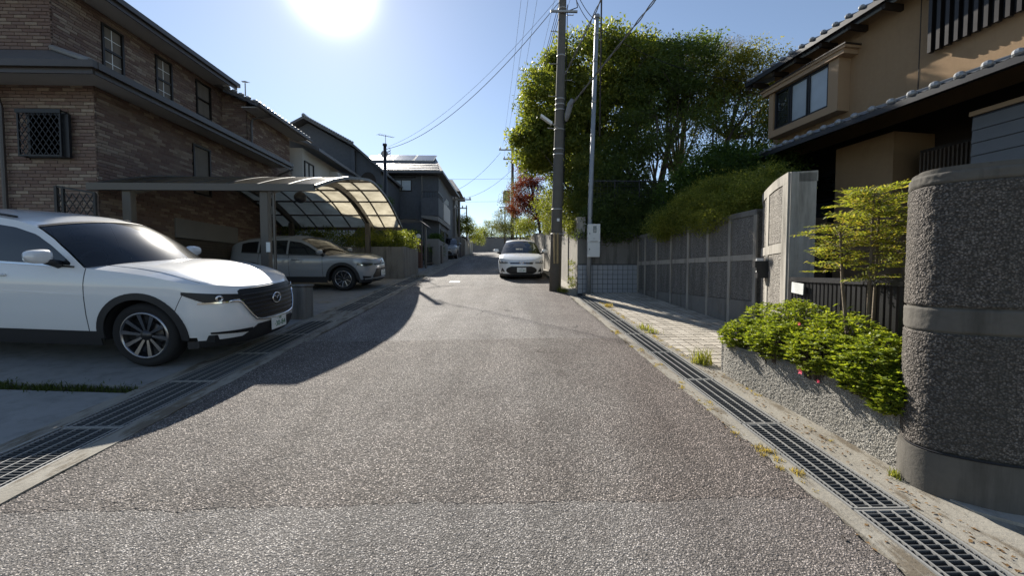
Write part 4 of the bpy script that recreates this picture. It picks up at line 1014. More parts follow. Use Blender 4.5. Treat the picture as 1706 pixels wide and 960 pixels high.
# low black gate
t = thing('garden_gate', (3.15,3.6,gz(3.6)), 'low black barred gate behind the planter shrubs', 'gate')
A, Bv = Vector((3.42,4.44)), Vector((3.03,2.72)); m = MB()
m.bar((A.x,A.y,1.42),(Bv.x,Bv.y,1.42),.06,.05); m.bar((A.x,A.y,.62),(Bv.x,Bv.y,.62),.04,.04); m.bar((A.x,A.y,.5),(A.x,A.y,1.44),.05); m.bar((Bv.x,Bv.y,.5),(Bv.x,Bv.y,1.44),.05); m.build('gate_frame', M['black'], t)
for k in range(1, 26):
    p = A.lerp(Bv, k/26)
    if k == 1: m = MB(); m.bar((p.x,p.y,.64),(p.x,p.y,1.40),.03,.022); o0 = m.build('gate_bar', M['black'], t); p0 = p
    else: o = bpy.data.objects.new('gate_bar', o0.data); C.objects.link(o); o.parent = t; o.location = (p.x-p0.x,p.y-p0.y,0)
m = MB(); m.bar((3.355,4.36,1.33),(3.285,4.10,1.315),.008,.12); tag(m.build('paper_notice', M['meter']), 'white paper notice fixed to the black gate', 'notice')

# panelled retaining wall along the bay
pw_ = thing('panel_wall', (4,8.5,gz(8.5)), 'dark ribbed concrete retaining wall at the back of the paved bay', 'wall')
wp = [(4.16,6.2),(4.08,7.3),(4.0,8.5),(3.92,9.7),(3.85,10.80)]
def wpt(y): return np.interp(y, [p[1] for p in wp], [p[0] for p in wp])
m = ribbon([(float(wpt(y)), y) for y in np.linspace(6.2,10.8,10)], -.2, -.012, .2, 2.5); m.build('wall_core', M['aggregate_mid'], pw_)
ribs = [6.22,6.85,7.5,8.2,8.92,9.65,10.3,10.76]
for y in ribs:
    ribbon([(float(wpt(y-.035)), y-.035),(float(wpt(y+.035)), y+.035)], -.014, .016, .3, 2.44).build('rib', M['wallcon'], pw_)
ribbon(wp, -.014, .010, 1.70, 1.80).build('middle_band', M['wallcon'], pw_); ribbon(wp, -.22, .012, 2.44, 2.53).build('top_band', M['wallcon_dark'], pw_)
ribbon(wp, -.014, .012, lambda y: gz(y)-.05, 1.02).build('bottom_band', M['wallcon_dark'], pw_)
for a, b in zip(ribs[:-1], ribs[1:]):
    for (z0, z1) in ((1.03,1.69),(1.81,2.43)):
        ys_ = [a+.045, b-.045]; ribbon([(float(wpt(y)), y) for y in ys_], -.0135, .0, z0, z1).build('pebble_panel', M['aggregate_mid'], pw_)
# tiled wall facing the camera and the plain wall along the road
tw = thing('tiled_wall', (3,10.85,gz(10.85)), 'concrete wall with a blue-grey tiled lower half behind the meter box', 'wall')
m = MB(); m.box(2.16,3.86,10.82,11.0,.5,2.62); m.build('wall_body', M['wallcon_dark'], tw)
m = MB(); m.box(2.155,3.862,10.806,10.82,.7,1.735); m.build('grout_bed', M['grout'], tw)
o0 = None; tz = .138
for i in range(12):
    for j in range(6):
        x, z = 2.165 + i*(tz+.004), .93-.02 + j*(tz-.004)
        if o0 is None: m = MB(); m.add([(x,10.806,z),(x+tz-.006,10.806,z),(x+tz-.006,10.806,z+tz-.012),(x,10.806,z+tz-.012),(x+.003,10.798,z+.003),(x+tz-.009,10.798,z+.003),(x+tz-.009,10.798,z+tz-.015),(x+.003,10.798,z+tz-.015)], [(0,1,5,4),(1,2,6,5),(2,3,7,6),(3,0,4,7),(4,5,6,7)]); o0 = m.build('wall_tile', M['bluetile'], tw); p0 = (x, z)
        else: o = bpy.data.objects.new('wall_tile', o0.data); C.objects.link(o); o.parent = tw; o.location = (x-p0[0],0,z-p0[1])
rw = thing('roadside_wall', (2,18,gz(18)), 'long sunlit weathered concrete wall behind the white sedan', 'wall')
rwp = [(2.15,10.82),(2.12,14),(2.06,18),(1.62,24),(1.1,32),(.75,40)]
RWP = crom(rwp, 6)
for a in range(0, len(RWP)-1, 3):
    q = RWP[a:a+4]; yc = q[0][1]; top = 3.05 + (yc-10.8)*.055
    ribbon(q, -.22, 0, .6, top).build('wall_section', M['wallcon'], rw)
for a in range(3, len(RWP)-1, 3):
    q = RWP[a]; ribbon([(q[0],q[1]-.04),(q[0]-.003,q[1]+.04)], -.002, .03, .9, 3.0 + (q[1]-10.8)*.055).build('buttress_rib', M['wallcon'], rw)
mb = MB(); mb.prism([(2.33,11.0),(3.9,11.0),(4.35,6.4),(5.5,6.4),(5.6,10.4),(14,10.4),(14,40),(.97,40),(1.34,32),(1.85,24),(2.28,18)], .3, lambda x,y: 2.42 + max(0,(y-11))*.06); tag(mb.build('garden_terrace', M['soil']), kind='structure')
mb = MB(); mb.prism([(2.9,1.98),(9,1.98),(9,10.4),(5.6,10.4),(5.5,6.4),(4.5,6.3),(3.7,4.6),(3.0,2.85)], .1, .52); tag(mb.build('garden_floor', M['drive']), kind='structure')

# ------------------------------------------------------------------ tan stucco house
th = thing('stucco_house', (8,7,.5), 'tan stucco house with tiled eaves and an oriel window', 'house')
O2, E2, N2 = Vector((5.57,7.7)), Vector((.127,-.992)).normalized(), Vector((-.992,-.127)).normalized()
def TH(s, o, z): p = O2 + E2*s + N2*o; return (p.x, p.y, z)
def tb(m, s0, s1, o0, o1, z0, z1): m.hexa([TH(s0,o0,z0),TH(s0,o1,z0),TH(s1,o1,z0),TH(s1,o0,z0)], [TH(s0,o0,z1),TH(s0,o1,z1),TH(s1,o1,z1),TH(s1,o0,z1)]); return m
m = MB(); tb(m, -2.15, 7, -9, -1.85, .4, 6.64); m.build('wall', M['stucco'], th)
m = MB(); tb(m, 1.03, 1.042, -1.85, -1.844, 4.6, 6.6); m.build('control_joint', M['darkwood'], th)
# lower roof: slab, soffit, gutter and a row of eave tiles
def slope_slab(m, s0, s1, oa, za, ob, zb, th_):
    m.hexa([TH(s0,oa,za-th_),TH(s1,oa,za-th_),TH(s1,ob,zb-th_),TH(s0,ob,zb-th_)], [TH(s0,oa,za),TH(s1,oa,za),TH(s1,ob,zb),TH(s0,ob,zb)])
m = MB(); slope_slab(m, -2.0, 7, .0, 4.0, -2.0, 4.72, .09); m.build('lower_roof', M['darkwood'], th)
m = MB(); tb(m, -2.0, 7, .004, .07, 3.90, 3.985); m.build('gutter', M['black'], th)
tile = None
def kawara(k, s, o, z, slope, nm):
    """one round cover tile with its pan, running up the slope"""
    global tile
    m = MB(); P = []; L = 2.02 if nm == 'lower' else 1.0
    for j in range(9):
        a = math.pi*j/8; P.append([TH(s - .07*math.cos(a), o - q*L, z + q*L*slope + .055*math.sin(a) + .004) for q in (0, 1)])
    m.grid(P, True); m.add([TH(s-.07*math.cos(math.pi*j/8), o, z+.055*math.sin(math.pi*j/8)+.004) for j in range(9)], [tuple(range(9))])
    m.ball(TH(s, o+.006, z+.028), (.058,.058,.052), 10, 7)
    P = [[TH(s+.07+.15*f, o-q*L, z+q*L*slope+.004+.02*(2*f-1)**2) for q in (0,1)] for f in (0,.25,.5,.75,1)]; m.grid(P, True)
    return m.build('eave_tile', M['kawara'], th)
k = 0; s = -1.9
while s < 6.2: kawara(k, s, .03, 4.0, .36, 'lower'); s += .262; k += 1
# upper roof
m = MB(); slope_slab(m, -2.6, 7, -1.42, 6.60, -5.5, 8.2, .10); m.build('upper_roof', M['darkwood'], th)
m = MB(); tb(m, -2.6, 7, -1.42, -1.36, 6.48, 6.58); m.build('gutter', M['black'], th)
m = MB(); slope_slab(m, -2.62, -2.5, -1.40, 6.62, -5.5, 8.22, .22); m.build('barge_board', M['darkwood'], th)
for k in range(12):
    m = MB(); tb(m, -2.4+k*.62, -2.34+k*.62, -1.85, -1.43, 6.38, 6.49); m.build('rafter_tail', M['darkwood'], th)
s = -2.5
while s < 6: kawara(0, s, -1.39, 6.60, .39, 'upper'); s += .262
# oriel window
orl = MB(); tb(orl, -2.0, -.2, -1.85, -1.56, 4.92, 5.08); ow = orl.build('oriel_window', M['stucco_trim'], th)
m = MB(); tb(m, -.42, -.2, -1.85, -1.56, 5.08, 6.02); m.build('oriel_cheek', M['stucco_trim'], ow); m = MB(); tb(m, -2.0, -1.86, -1.85, -1.56, 5.08, 6.02); m.build('oriel_cheek', M['stucco_trim'], ow)
m = MB(); tb(m, -2.15, -.05, -1.85, -1.50, 6.02, 6.12); tb(m, -2.2, 0, -1.85, -1.47, 6.12, 6.17); m.build('oriel_head', M['stucco_trim'], ow)
m = MB(); tb(m, -2.22, .02, -1.85, -1.45, 6.172, 6.20); m.build('oriel_flashing', M['darkwood'], ow)
for (a, b) in ((-1.84,-1.42),(-1.40,-.94),(-.92,-.44)):
    m = MB(); tb(m, a, a+.03, -1.66, -1.59, 5.09, 6.01); tb(m, b-.03, b, -1.66, -1.59, 5.09, 6.01); tb(m, a+.03, b-.03, -1.66, -1.59, 5.09, 5.13); tb(m, a+.03, b-.03, -1.66, -1.59, 5.97, 6.01); m.build('sash', M['black'], ow)
    m = MB(); tb(m, a+.03, b-.03, -1.64, -1.625, 5.13, 5.97); m.build('pane', M['frosted'] if a > -1.5 else M['glass'], ow)
# louvre box on the upper wall
lv = MB(); tb(lv, 1.25, 4.6, -1.845, -1.78, 5.36, 6.5); lo = lv.build('louvre', M['black'], th)
for k in range(30):
    s = 1.25 + k*.12; m = MB(); tb(m, s, s+.05, -1.78, -1.70, 5.31, 6.5); m.build('louvre_slat', M['darkframe'], lo)
# ground floor: dark glazing, pier, lattice, siding
m = MB(); tb(m, -2.14, 6.5, -1.86, -1.80, .4, 4.3); m.build('recess_shade', M['darkwood'], th)  # dark sheet laid over the stucco, painting in the shaded ground-floor recess
m = MB(); tb(m, .35, 1.35, -1.98, -.95, .4, 3.9); m.build('pier', M['stucco'], th)
m = MB(); tb(m, .62, .70, -.949, -.93, 2.95, 3.08); m.build('name_tag', M['meter'], th)
dw = MB(); tb(dw, -1.9, -1.84, -1.30, -1.22, .5, 3.6); tb(dw, .28, .345, -1.30, -1.22, .5, 3.6); tb(dw, -1.84, .28, -1.30, -1.22, 3.52, 3.6); tb(dw, -.8, -.74, -1.295, -1.225, .5, 3.52); tb(dw, -1.84, .28, -1.30, -1.22, 2.98, 3.04); dwo = dw.build('entrance_screen', M['black'], th)
for (a, b) in ((-1.84,-.8),(-.74,.28)):
    m = MB(); tb(m, a, b, -1.27, -1.255, 3.04, 3.52); m.build('pane', M['darkglass'], dwo)
slatm = plain('blue_black_boards', (.035,.04,.05), .4, .2)
for k in range(19):
    m = MB(); tb(m, -1.84, .28, -1.28, -1.245 - .004*(k%2), .52+k*.129, .52+k*.129+.118); m.build('door_board', slatm, dwo)
lt = MB(); tb(lt, 1.62, 2.45, -1.14, -1.12, 2.2, 3.50); lto = lt.build('window_lattice', M['darkwood'], th)
for k in range(16):
    m = MB(); tb(m, 1.64+k*.052, 1.662+k*.052, -1.12, -1.08, 2.26, 3.44); m.build('lattice_slat', plain('weathered_slat', (.09,.065,.045), .7) if k == 0 else bpy.data.materials['weathered_slat'], lto)
sd_m = plain('grey_siding', (.13,.135,.14), .6)
m = MB(); tb(m, 2.62, 6.4, -1.79, -.52, .4, 3.62); sdo = m.build('siding_bay', M['black'], th)
for k in range(18):
    z = .5+k*.172; m = MB(); m.add([TH(2.63,-.50,z),TH(6.4,-.50,z),TH(6.4,-.515,z+.166),TH(2.63,-.515,z+.166),TH(2.63,-.52,z),TH(6.4,-.52,z)], [(0,1,2,3),(4,5,1,0)]); m.build('siding_board', sd_m, sdo)
m = MB(); tb(m, 2.60, 6.4, -.52, -.49, 3.62, 3.68); m.build('siding_trim', M['stucco_trim'], th)
# ------------------------------------------------------------------ utility poles, meter, wires
up = thing('utility_pole', (1.56,11.15,gz(11.15)), 'thick dark concrete utility pole beside the white sedan', 'pole')
PB, PT = Vector((1.57,11.15,gz(11.15)-.2)), Vector((1.84,11.15,13.2))
def pt(z): return PB.lerp(PT, (z-PB.z)/(PT.z-PB.z))
m = MB(); m.tube([pt(z) for z in (.77,4,8,13.2)], [.172,.15,.112,.09], 20); m.build('shaft', M['pole_con'], up, True)
for k, z in enumerate((2.6,3.3,4.85,5.0,5.55,6.1,6.25,6.4,7.6,8.9,9.4)):
    r = float(np.interp(z,[.77,4,8,13.2],[.176,.153,.115,.093])); m = MB(); m.lathe([(r,-.018),(r+.008,-.018),(r+.008,.018),(r,.018)], 18, pt(z)); m.build('band', M['galv'], up, True)
for k in range(16):
    z = 2.9 + k*.45; c = pt(z); sgn = 1 if k % 2 else -1; m = MB(); m.tube([(c.x+sgn*.12,c.y,z),(c.x+sgn*.32,c.y,z),(c.x+sgn*.32,c.y,z+.03)], .011, 6)
    if z > 5.2: m.build('step_bolt', M['galv'], up)
for dx in (-.075, .015):
    m = MB(); m.lathe([(.03,1.75),(.03,2.62)], 8, (pt(2.2).x+dx, 11.15-.165, 0), 'z', math.pi, 2*math.pi); m.box(pt(2.2).x+dx-.03,pt(2.2).x+dx+.03,11.15-.165,11.15-.15,1.75,2.62); m.build('cable_guard', M['yellow'], up)
m = MB(); m.box(pt(3.0).x-.02,pt(3).x+.05,10.985,10.997,2.95,3.03); m.build('number_plate', M['white'], up)
m = MB(); m.tube([(pt(9.3).x+.1,11.1,9.3),(pt(9.3).x+.35,11.05,9.2),(pt(9.3).x+.4,11.05,8.9),(pt(9.3).x+.15,11.05,8.8)], .014, 6); m.tube([pt(9.0)+Vector((.13,-.05,0)), pt(8)+Vector((.145,-.05,0)), pt(3.4)+Vector((.16,-.06,0))], .012, 6); m.build('drop_cable', M['cable'], up)
for z in (9.35, 8.75):
    m = MB(); m.bar((pt(z).x-.35,11.0,z),(pt(z).x+.4,11.0,z),.05,.05); m.build('bracket', M['galv'], up)
for z, d in ((10.6,1.1),(11.8,1.0)):
    m = MB(); m.bar((pt(z).x-d,11.05,z),(pt(z).x+d,11.05,z),.08,.08); m.build('cross_arm', M['galv'], up)
    for x in (-.9*d,-.3*d,.3*d,.9*d): m = MB(); m.lathe([(.0,.04),(.05,.04),(.07,.09),(.04,.12),(.06,.16),(.03,.2),(0,.2)], 10, (pt(z).x+x,11.05,z)); m.build('insulator', M['white'], up, True)
lamp = thing('street_lamp', (1.45,11.0,5.5), 'small white street lamp arm on the utility pole', 'lamp')
m = MB(); m.tube([(1.66,11.05,5.55),(1.50,10.95,5.62),(1.42,10.9,5.66)], .02, 6); m.build('arm', M['galv'], lamp)
m = MB(); m.hexa([(1.10,10.78,5.80),(1.42,10.84,5.60),(1.42,10.96,5.60),(1.10,10.92,5.80)], [(1.12,10.78,5.86),(1.44,10.84,5.67),(1.44,10.96,5.67),(1.12,10.92,5.86)]); m.build('lamp_head', M['white'], lamp)
sp = thing('meter_pole', (2.44,10.55,gz(10.55)), 'slim grey steel pole standing before the tiled wall', 'pole')
m = MB(); m.tube([(2.42,10.58,gz(10.55)-.1),(2.45,10.58,3.4),(2.60,10.62,8.35)], [.062,.062,.055], 14); m.build('shaft', M['pole_steel'], sp, True)
m = MB(); m.tube([(2.70,10.62,5.2),(2.72,10.62,9.6)], .022, 8); m.build('riser_conduit', M['darkwood'], sp)
m = MB(); m.lathe([(0,8.44),(.075,8.42),(.08,8.34),(.06,8.33)], 12, (2.6,10.62,0)); m.build('cap', M['pole_steel'], sp)
for z in (2.0,3.9,5.2,6.1,7.2,7.9):
    m = MB(); x = 2.44 + max(0,(z-3.4))*.03; m.lathe([(.06,-.02),(.068,-.02),(.068,.02),(.06,.02)], 12, (x,10.6,z)); m.build('band', M['galv'], sp)
mt = thing('meter_box', (2.48,10.45,1.9), 'white electric meter box mounted on the slim steel pole', 'meter box')
m = MB(); m.cbox(2.345,2.66,10.34,10.50,1.915,2.79,.012); m.build('cabinet', M['meter'], mt)
m = MB(); m.cbox(2.34,2.665,10.325,10.339,2.32,2.795,.004); m.build('upper_door', M['meter'], mt); m = MB(); m.cbox(2.345,2.66,10.328,10.339,1.92,2.30,.004); m.build('lower_door', M['meter'], mt)
m = MB(); m.box(2.47,2.56,10.318,10.326,2.56,2.74); m.build('meter_window', M['darkglass'], mt); m = MB(); m.box(2.485,2.545,10.315,10.319,2.58,2.64); m.build('meter_dial', M['galv'], mt)
m = MB(); m.box(2.375,2.39,10.318,10.326,2.52,2.56); m.box(2.375,2.39,10.321,10.329,2.10,2.14); m.build('latch', M['black'], mt); m = MB(); m.box(2.47,2.53,10.321,10.326,2.40,2.412); m.box(2.40,2.60,10.321,10.327,2.322,2.34); m.build('label_strip', M['galv'], mt)

def far_pole(x, y, zt, label, r=.15, arms=True, transformer=False):
    t = thing('utility_pole', (x,y,gz(y)), label, 'pole'); m = MB(); m.tube([(x,y,gz(y)-.2),(x,y,zt)], [r, r*.7], 12); m.build('shaft', M['woodpole'], t, True)
    if arms:
        for z, d in ((zt-.35,1.1),(zt-1.1,.75)):
            m = MB(); m.bar((x-d,y-.15,z),(x+d,y-.15,z),.09,.09); m.build('cross_arm', M['galv'], t)
            for k in (-.9,-.45,.45,.9): m = MB(); m.lathe([(0,.04),(.06,.05),(.07,.14),(.03,.24),(0,.24)], 8, (x+k*d,y-.15,z)); m.build('insulator', M['white'], t)
    if transformer:
        m = MB(); m.lathe([(0,-.45),(.28,-.45),(.3,-.4),(.3,.38),(.24,.46),(0,.48)], 16, (x-.48,y-.1,zt-4.1)); m.build('transformer', M['greywall'], t, True)
        m = MB(); m.bar((x-1.1,y-.2,zt-5.0),(x+.2,y-.2,zt-5.0),.08); m.ball((x-.95,y-.2,zt-5.25),.12); m.build('lower_arm', M['galv'], t)
far_pole(.98, 32, 11.8, 'far utility pole with transformer behind the red maple', .15, True, True)
far_pole(-3.65, 34.3, 8.2, 'thin far pole by the left trees with a small crossbar', .10, True)
far_pole(-3.9, 44.9, 9.2, 'farthest slim pole rising behind the left tree', .10, False)
far_pole(.42, 37, 7.6, 'thin dark pole near the street end on the right', .09, False)
t = thing('street_sign', (.2,36.9,5.7), 'small dark square sign on the thin pole at the street end', 'sign'); m = MB(); m.box(-.05,.62,36.82,36.88,5.5,6.1); m.build('sign_face', M['darkframe'], t); m = MB(); m.box(.2,.28,36.88,36.95,5.4,5.6); m.build('sign_clamp', M['galv'], t)

def wire(a, b, sag, label, r=.009, mat='cable', n=22, group='overhead wires'):
    a, b = Vector(a), Vector(b); m = MB()
    m.tube([a.lerp(b, k/n) - Vector((0,0,4*sag*(k/n)*(1-k/n))) for k in range(n+1)], r, 5); return tag(m.build('overhead_wire', M[mat], None, True), label, 'wire', group)
pz = pt(9.1)
wire((pz.x-.12,11.1,9.05), (-5.15,18,7.12), .75, 'thick service wire sagging from the utility pole to the short service pole', .010, 'cable_grey')
wire((pz.x-.12,11.1,9.2), (-5.15,18,7.2), .6, 'thinner wire just above the thick sagging service wire', .005, 'cable_grey')
for k, (x, z, lbl) in enumerate(((-.9,11.9,'left high wire'),(-.3,11.9,'second high wire'),(.35,11.9,'third high wire'),(-.8,10.7,'lower left wire'),(.6,10.7,'lower right wire'))):
    wire((pt(11).x+x,11.05,z), (.98+x*.9,31.85,11.7 if z > 11 else 10.9), .55, f'{lbl} running from the near pole to the far transformer pole', .006, 'cable_grey')
    wire((pt(11).x+x,11.05,z), (pt(11).x+x+.3,-25,z-2.4), .5, f'{lbl} running overhead back past the camera from the near pole', .008)
for k, dz in enumerate((0,.22,.45)):
    wire((pt(8.6+dz).x-.1,11.05,8.6+dz), (.6,31.9,9.6+dz*.8), .5, f'bundled low communication line towards the far pole, {("lowest","middle","highest")[k]} of three', .009)
wire((pt(9.35).x+.3,11.0,9.4), (2.58,10.6,8.25), .12, 'short upper drop wire between the thick pole and the slim pole', .009)
wire((pt(9.1).x+.3,11.0,9.2), (2.58,10.6,8.1), .16, 'short lower drop wire between the thick pole and the slim pole', .009)
wire((2.6,10.6,8.1), (6.8,9.9,6.35), .35, 'thin drop wire from the slim pole to the stucco house', .008)
def twisted(a, b, sag, label, r=.012):
    a, b = Vector(a), Vector(b); d = (b-a); u = d.cross(Vector((0,0,1))).normalized(); n = 90; m = MB()
    for ph in (0, math.pi):
        m.tube([a.lerp(b, k/n) - Vector((0,0,4*sag*(k/n)*(1-k/n))) + u*(.018*math.cos(k*.7+ph)) + Vector((0,0,.018*math.sin(k*.7+ph))) for k in range(n+1)], r, 5)
    return tag(m.build('twisted_cable', M['cable_grey'], None, True), label, 'wire', 'overhead wires')
twisted((1.88,10.95,6.05), (4.35,4.2,7.9), .05, 'twisted grey cable rising from the pole clamp past the slim pole towards the camera')
twisted((1.80,10.95,7.0), (3.5,4.4,9.6), .05, 'second twisted cable higher up on the utility pole rising towards the camera')
t = thing('cable_closure', (1.86,10.9,6.1), 'pale cable closure hanging beside the utility pole', 'cable box'); m = MB(); m.tube([(1.84,10.95,5.72),(1.86,10.93,5.85),(1.93,10.85,6.15),(1.98,10.8,6.28)], [.03,.075,.085,.04], 10); m.build('closure_shell', M['cable_grey'], t, True); m = MB(); m.tube([(1.80,11.0,5.70),(1.84,10.95,5.74)], .02, 6); m.build('closure_tail', M['cable'], t)
wire((.0,31.8,11.2), (-5.0,34.3,8.3), .6, 'far wire crossing the street to the left behind the sedan', .012)
wire((-3.65,34.2,7.9), (.98,31.9,9.9), .5, 'far wire between the thin left pole and the transformer pole', .012)
wire((-12,40,11.2), (6,40,11.4), .3, 'highest far wire spanning above the street end', .012)
wire((-12,44,9.6), (6,44,9.7), .2, 'lower far wire spanning above the street end', .012)
# ------------------------------------------------------------------ cars
def paint(name, col, rough=.28, metal=0.0):
    g = NG(name); v = g.coord(True); nz = g.noise(v, 3, 4)
    c = g.mix(g.math('MULTIPLY', nz, .18), col, tuple(x*.8 for x in col))
    return g.done(g.pbr(c, rough, None, metal, .5, 1.0))
M['white_paint'] = paint('pearl_white_paint', (.70,.71,.72), .35)
M['white_paint2'] = paint('solid_white_paint', (.74,.75,.75), .35)
M['silver_paint'] = paint('silver_paint', (.25,.265,.285), .35, .15)
M['plastic'] = plain('black_cladding', (.022,.022,.024), .55, 0, .4, 0, .15, 20, .2, 200, .001)
M['rubber'] = plain('tyre_rubber', (.016,.016,.017), .8, 0, .3, 0, .2, 12, .3, 120, .002)
M['chrome'] = plain('chrome', (.72,.73,.75), .09, 1.0, .5, 0, .04)
M['rim'] = plain('machined_alloy', (.26,.26,.275), .25, .95, .5, 0, .1)
M['rim_dark'] = plain('dark_alloy', (.06,.06,.065), .35, .8, .5, 0, .15)
M['carglass'] = glassmat('windscreen_glass', (.62,.68,.68), .82, .01)
M['privacy'] = glassmat('privacy_glass', (.12,.13,.14), .35, .01)
M['lens'] = glassmat('headlamp_lens', (.75,.78,.8), .75, .02)
M['seat'] = plain('seat_fabric', (.035,.033,.032), .8)
M['platewhite'] = plain('plate_white', (.74,.75,.73), .45, 0, .5, 0, .03)
M['plategreen'] = plain('plate_green', (.03,.16,.07), .5)

def text_mesh(txt, size, mat, parent, mtx, name, ext=.0015):
    cu = bpy.data.curves.new('t', 'FONT'); cu.body = txt; cu.size = size; cu.align_x = 'CENTER'; cu.align_y = 'CENTER'; cu.extrude = ext
    ob = bpy.data.objects.new('t', cu); C.objects.link(ob); dg = bpy.context.evaluated_depsgraph_get(); dg.update()
    me = bpy.data.meshes.new_from_object(ob.evaluated_get(dg)); bpy.data.objects.remove(ob)
    me.transform(mtx); me.materials.clear(); me.materials.append(mat)
    o = bpy.data.objects.new(name, me); C.objects.link(o); o.parent = parent; return o

class Car:
    def __init__(s, root, **k):
        s.r = root; s.__dict__.update(k)
    def w0(s, z): return np.interp(z, [p[0] for p in s.prof], [p[1] for p in s.prof])*s.W/2
    def xn(s, z): return np.interp(z, [p[0] for p in s.nose], [p[1] for p in s.nose])
    def zb(s, x): return np.interp(x, [p[0] for p in s.belt], [p[1] for p in s.belt])
    def zr(s, x): return np.interp(x, [p[0] for p in s.roof][::-1], [p[1] for p in s.roof][::-1])
    def wd(s, x, z):
        w = s.w0(z)
        if x > s.xs:
            t = min(1.0, (x-s.xs)/(s.xn(z)-s.xs)); return w*(1-t**s.pe)**(1/s.pe)
        if x < s.xr:
            t = min(1.0, (s.xr-x)/(s.xr-s.tail)); return w*(1-t**3.2)**(1/3.2)
        return w
    def front(s, y, z):                       # nose surface as x(y, z)
        return s.xs + (s.xn(z)-s.xs)*max(0.0, 1-min(1, abs(y)/s.w0(z))**s.pe)**(1/s.pe)
    def corner(s, u, z, side):                # u 0 at the end of the side panel .. 1 at the centre of the nose
        L = s.xn(z)-s.xs; w = s.w0(z); t0 = (s.xc-s.xs)/L
        th0 = math.asin(min(1, t0**(s.pe/2))); th = th0 + (math.pi/2-th0)*u
        return (s.xs + L*math.sin(th)**(2/s.pe), side*w*max(0, math.cos(th))**(2/s.pe), z)
    def ztop(s, u): return s.zb(s.xc) + (s.znose - s.zb(s.xc))*(u*u*(3-2*u) if True else u)
    def zlow(s, x):
        z = s.sill
        for xa in (0, -s.wb):
            d = s.Ra**2 - (x-xa)**2
            if d > 0: z = max(z, s.R + math.sqrt(d))
        return z
    def panel(s, name, x0, x1, mat, n=30):
        xs_ = sorted(set(list(np.linspace(x0, x1, n)) + [v for xa in (0,-s.wb) for v in (xa-s.Ra, xa+s.Ra, xa-s.Ra*.985, xa+s.Ra*.985, xa-s.Ra*.93, xa+s.Ra*.93) if x0 < v < x1]))
        for side in (1, -1):
            P = []
            for x in xs_:
                zl, zt = s.zlow(x), s.zb(x); P.append([(x, side*s.wd(x, z), z) for z in np.linspace(zl, zt, 14)])
            m = MB(); m.grid(P, side < 0); m.build(name, mat, s.r, True, True)
    def overlay(s, name, pts, mat, parent=None, off=.006, side=None, smooth=True):
        """pts: grid of (x, z) on the body side, lifted off by `off`; both sides unless side given"""
        res = []
        for sd in ((1,-1) if side is None else (side,)):
            P = [[(x, sd*(s.wd(x, z)+off), z) for x, z in r] for r in pts]; Q = [[(x, sd*(s.wd(x, z)+off-.012), z) for x, z in r] for r in pts]
            m = MB(); m.grid(P, sd < 0)
            ring = lambda G: G[0] + [r[-1] for r in G[1:]] + G[-1][-2::-1] + [r[0] for r in G[-2:0:-1]]
            a, b = ring(P), ring(Q); m.grid([a + a[:1], b + b[:1]], sd > 0)
            res.append(m.build(name, mat, parent or s.r, smooth, True))
        return res
    def nose_patch(s, name, rows, mat, off=.008, parent=None, smooth=True):
        """rows: list of (z, y_left, y_right) laid on the nose"""
        P = []
        for z, a, b in rows: P.append([(s.front(y, z)+off, y, z) for y in np.linspace(a, b, 15)])
        m = MB(); m.grid(P); ring = P[0] + [r[-1] for r in P[1:]] + P[-1][-2::-1] + [r[0] for r in P[-2:0:-1]]
        back = [(p[0]-off-.02, p[1], p[2]) for p in ring]; m.grid([ring+ring[:1], back+back[:1]], True); return m.build(name, mat, parent or s.r, smooth, True)
    def lamp_patch(s, name, u0, u1, zl, zh, mat, off, parent=None, n=16):
        res = []
        for sd in (1, -1):
            P = []
            for k in range(n+1):
                f = k/n; u = u0+(u1-u0)*f; P.append([])
                for q in np.linspace(0, 1, 6):
                    z = zl(f)*(1-q)+zh(f)*q
                    if u >= 0: p = s.corner(u, z, sd)
                    else: x = s.xc + u; p = (x, sd*s.wd(x, z), z)
                    c = Vector((p[0]-s.xs+.1, p[1]*.9, 0)).normalized(); P[-1].append((p[0]+c.x*off, p[1]+c.y*off, z))
            m = MB(); m.grid(P, sd < 0); ring = P[0] + [r[-1] for r in P[1:]] + P[-1][-2::-1] + [r[0] for r in P[-2:0:-1]]
            back = [(p[0]-.03, p[1]*.97, p[2]) for p in ring]; m.grid([ring+ring[:1], back+back[:1]], sd > 0)
            res.append(m.build(name, mat, parent[0 if sd > 0 else 1] if parent else s.r, True, True))
        return res
    def top(s, x, v):
        z = s.zr(x); y = s.wd(x, z)
        bl = np.interp(x, [s.xtr, s.xa1, s.xa0], [-.12, s.bul[1], s.bul[0]]) if x > s.xtr else -.12 - .10*(s.xtr-x)
        cr = s.crown*np.interp(x, [s.xtr-.4, s.xtr, s.xa1, s.xa0], [.5,1,1,.55]); e = 1-abs(v)**2.3
        return (x + bl*(1-v*v), y*v, z + cr*e)
    def top_patch(s, name, x0, x1, mat, n=14, off=0.0, vmax=1.0, parent=None):
        P = [[(lambda p: (p[0], p[1], p[2]+off))(s.top(x, v)) for v in np.linspace(-vmax, vmax, 21)] for x in np.linspace(x0, x1, n)]
        m = MB(); m.grid(P, x1 > x0); return m.build(name, mat, parent or s.r, True, True)
    def build(s):
        p = s.mat
        s.panel('fender', s.xd0, s.xc, p, 36); s.panel('front_door', s.xd1, s.xd0-.006, p, 16); s.panel('rear_door', s.xd2, s.xd1-.006, p, 22); s.panel('rear_quarter', s.tail+.02, s.xd2-.006, p, 34)
        # nose skin
        for sd in (1, -1):
            P = [[s.corner(u, z, sd) for z in np.linspace(s.nlow, s.ztop(u), 16)] for u in np.linspace(0, 1, 22)]
            if sd > 0: P0 = P
            else: P1 = P
        m = MB(); m.grid(P0); m.grid(P1, True); nb = m.build('front_bumper', p, s.r, True, True)
        m = MB()
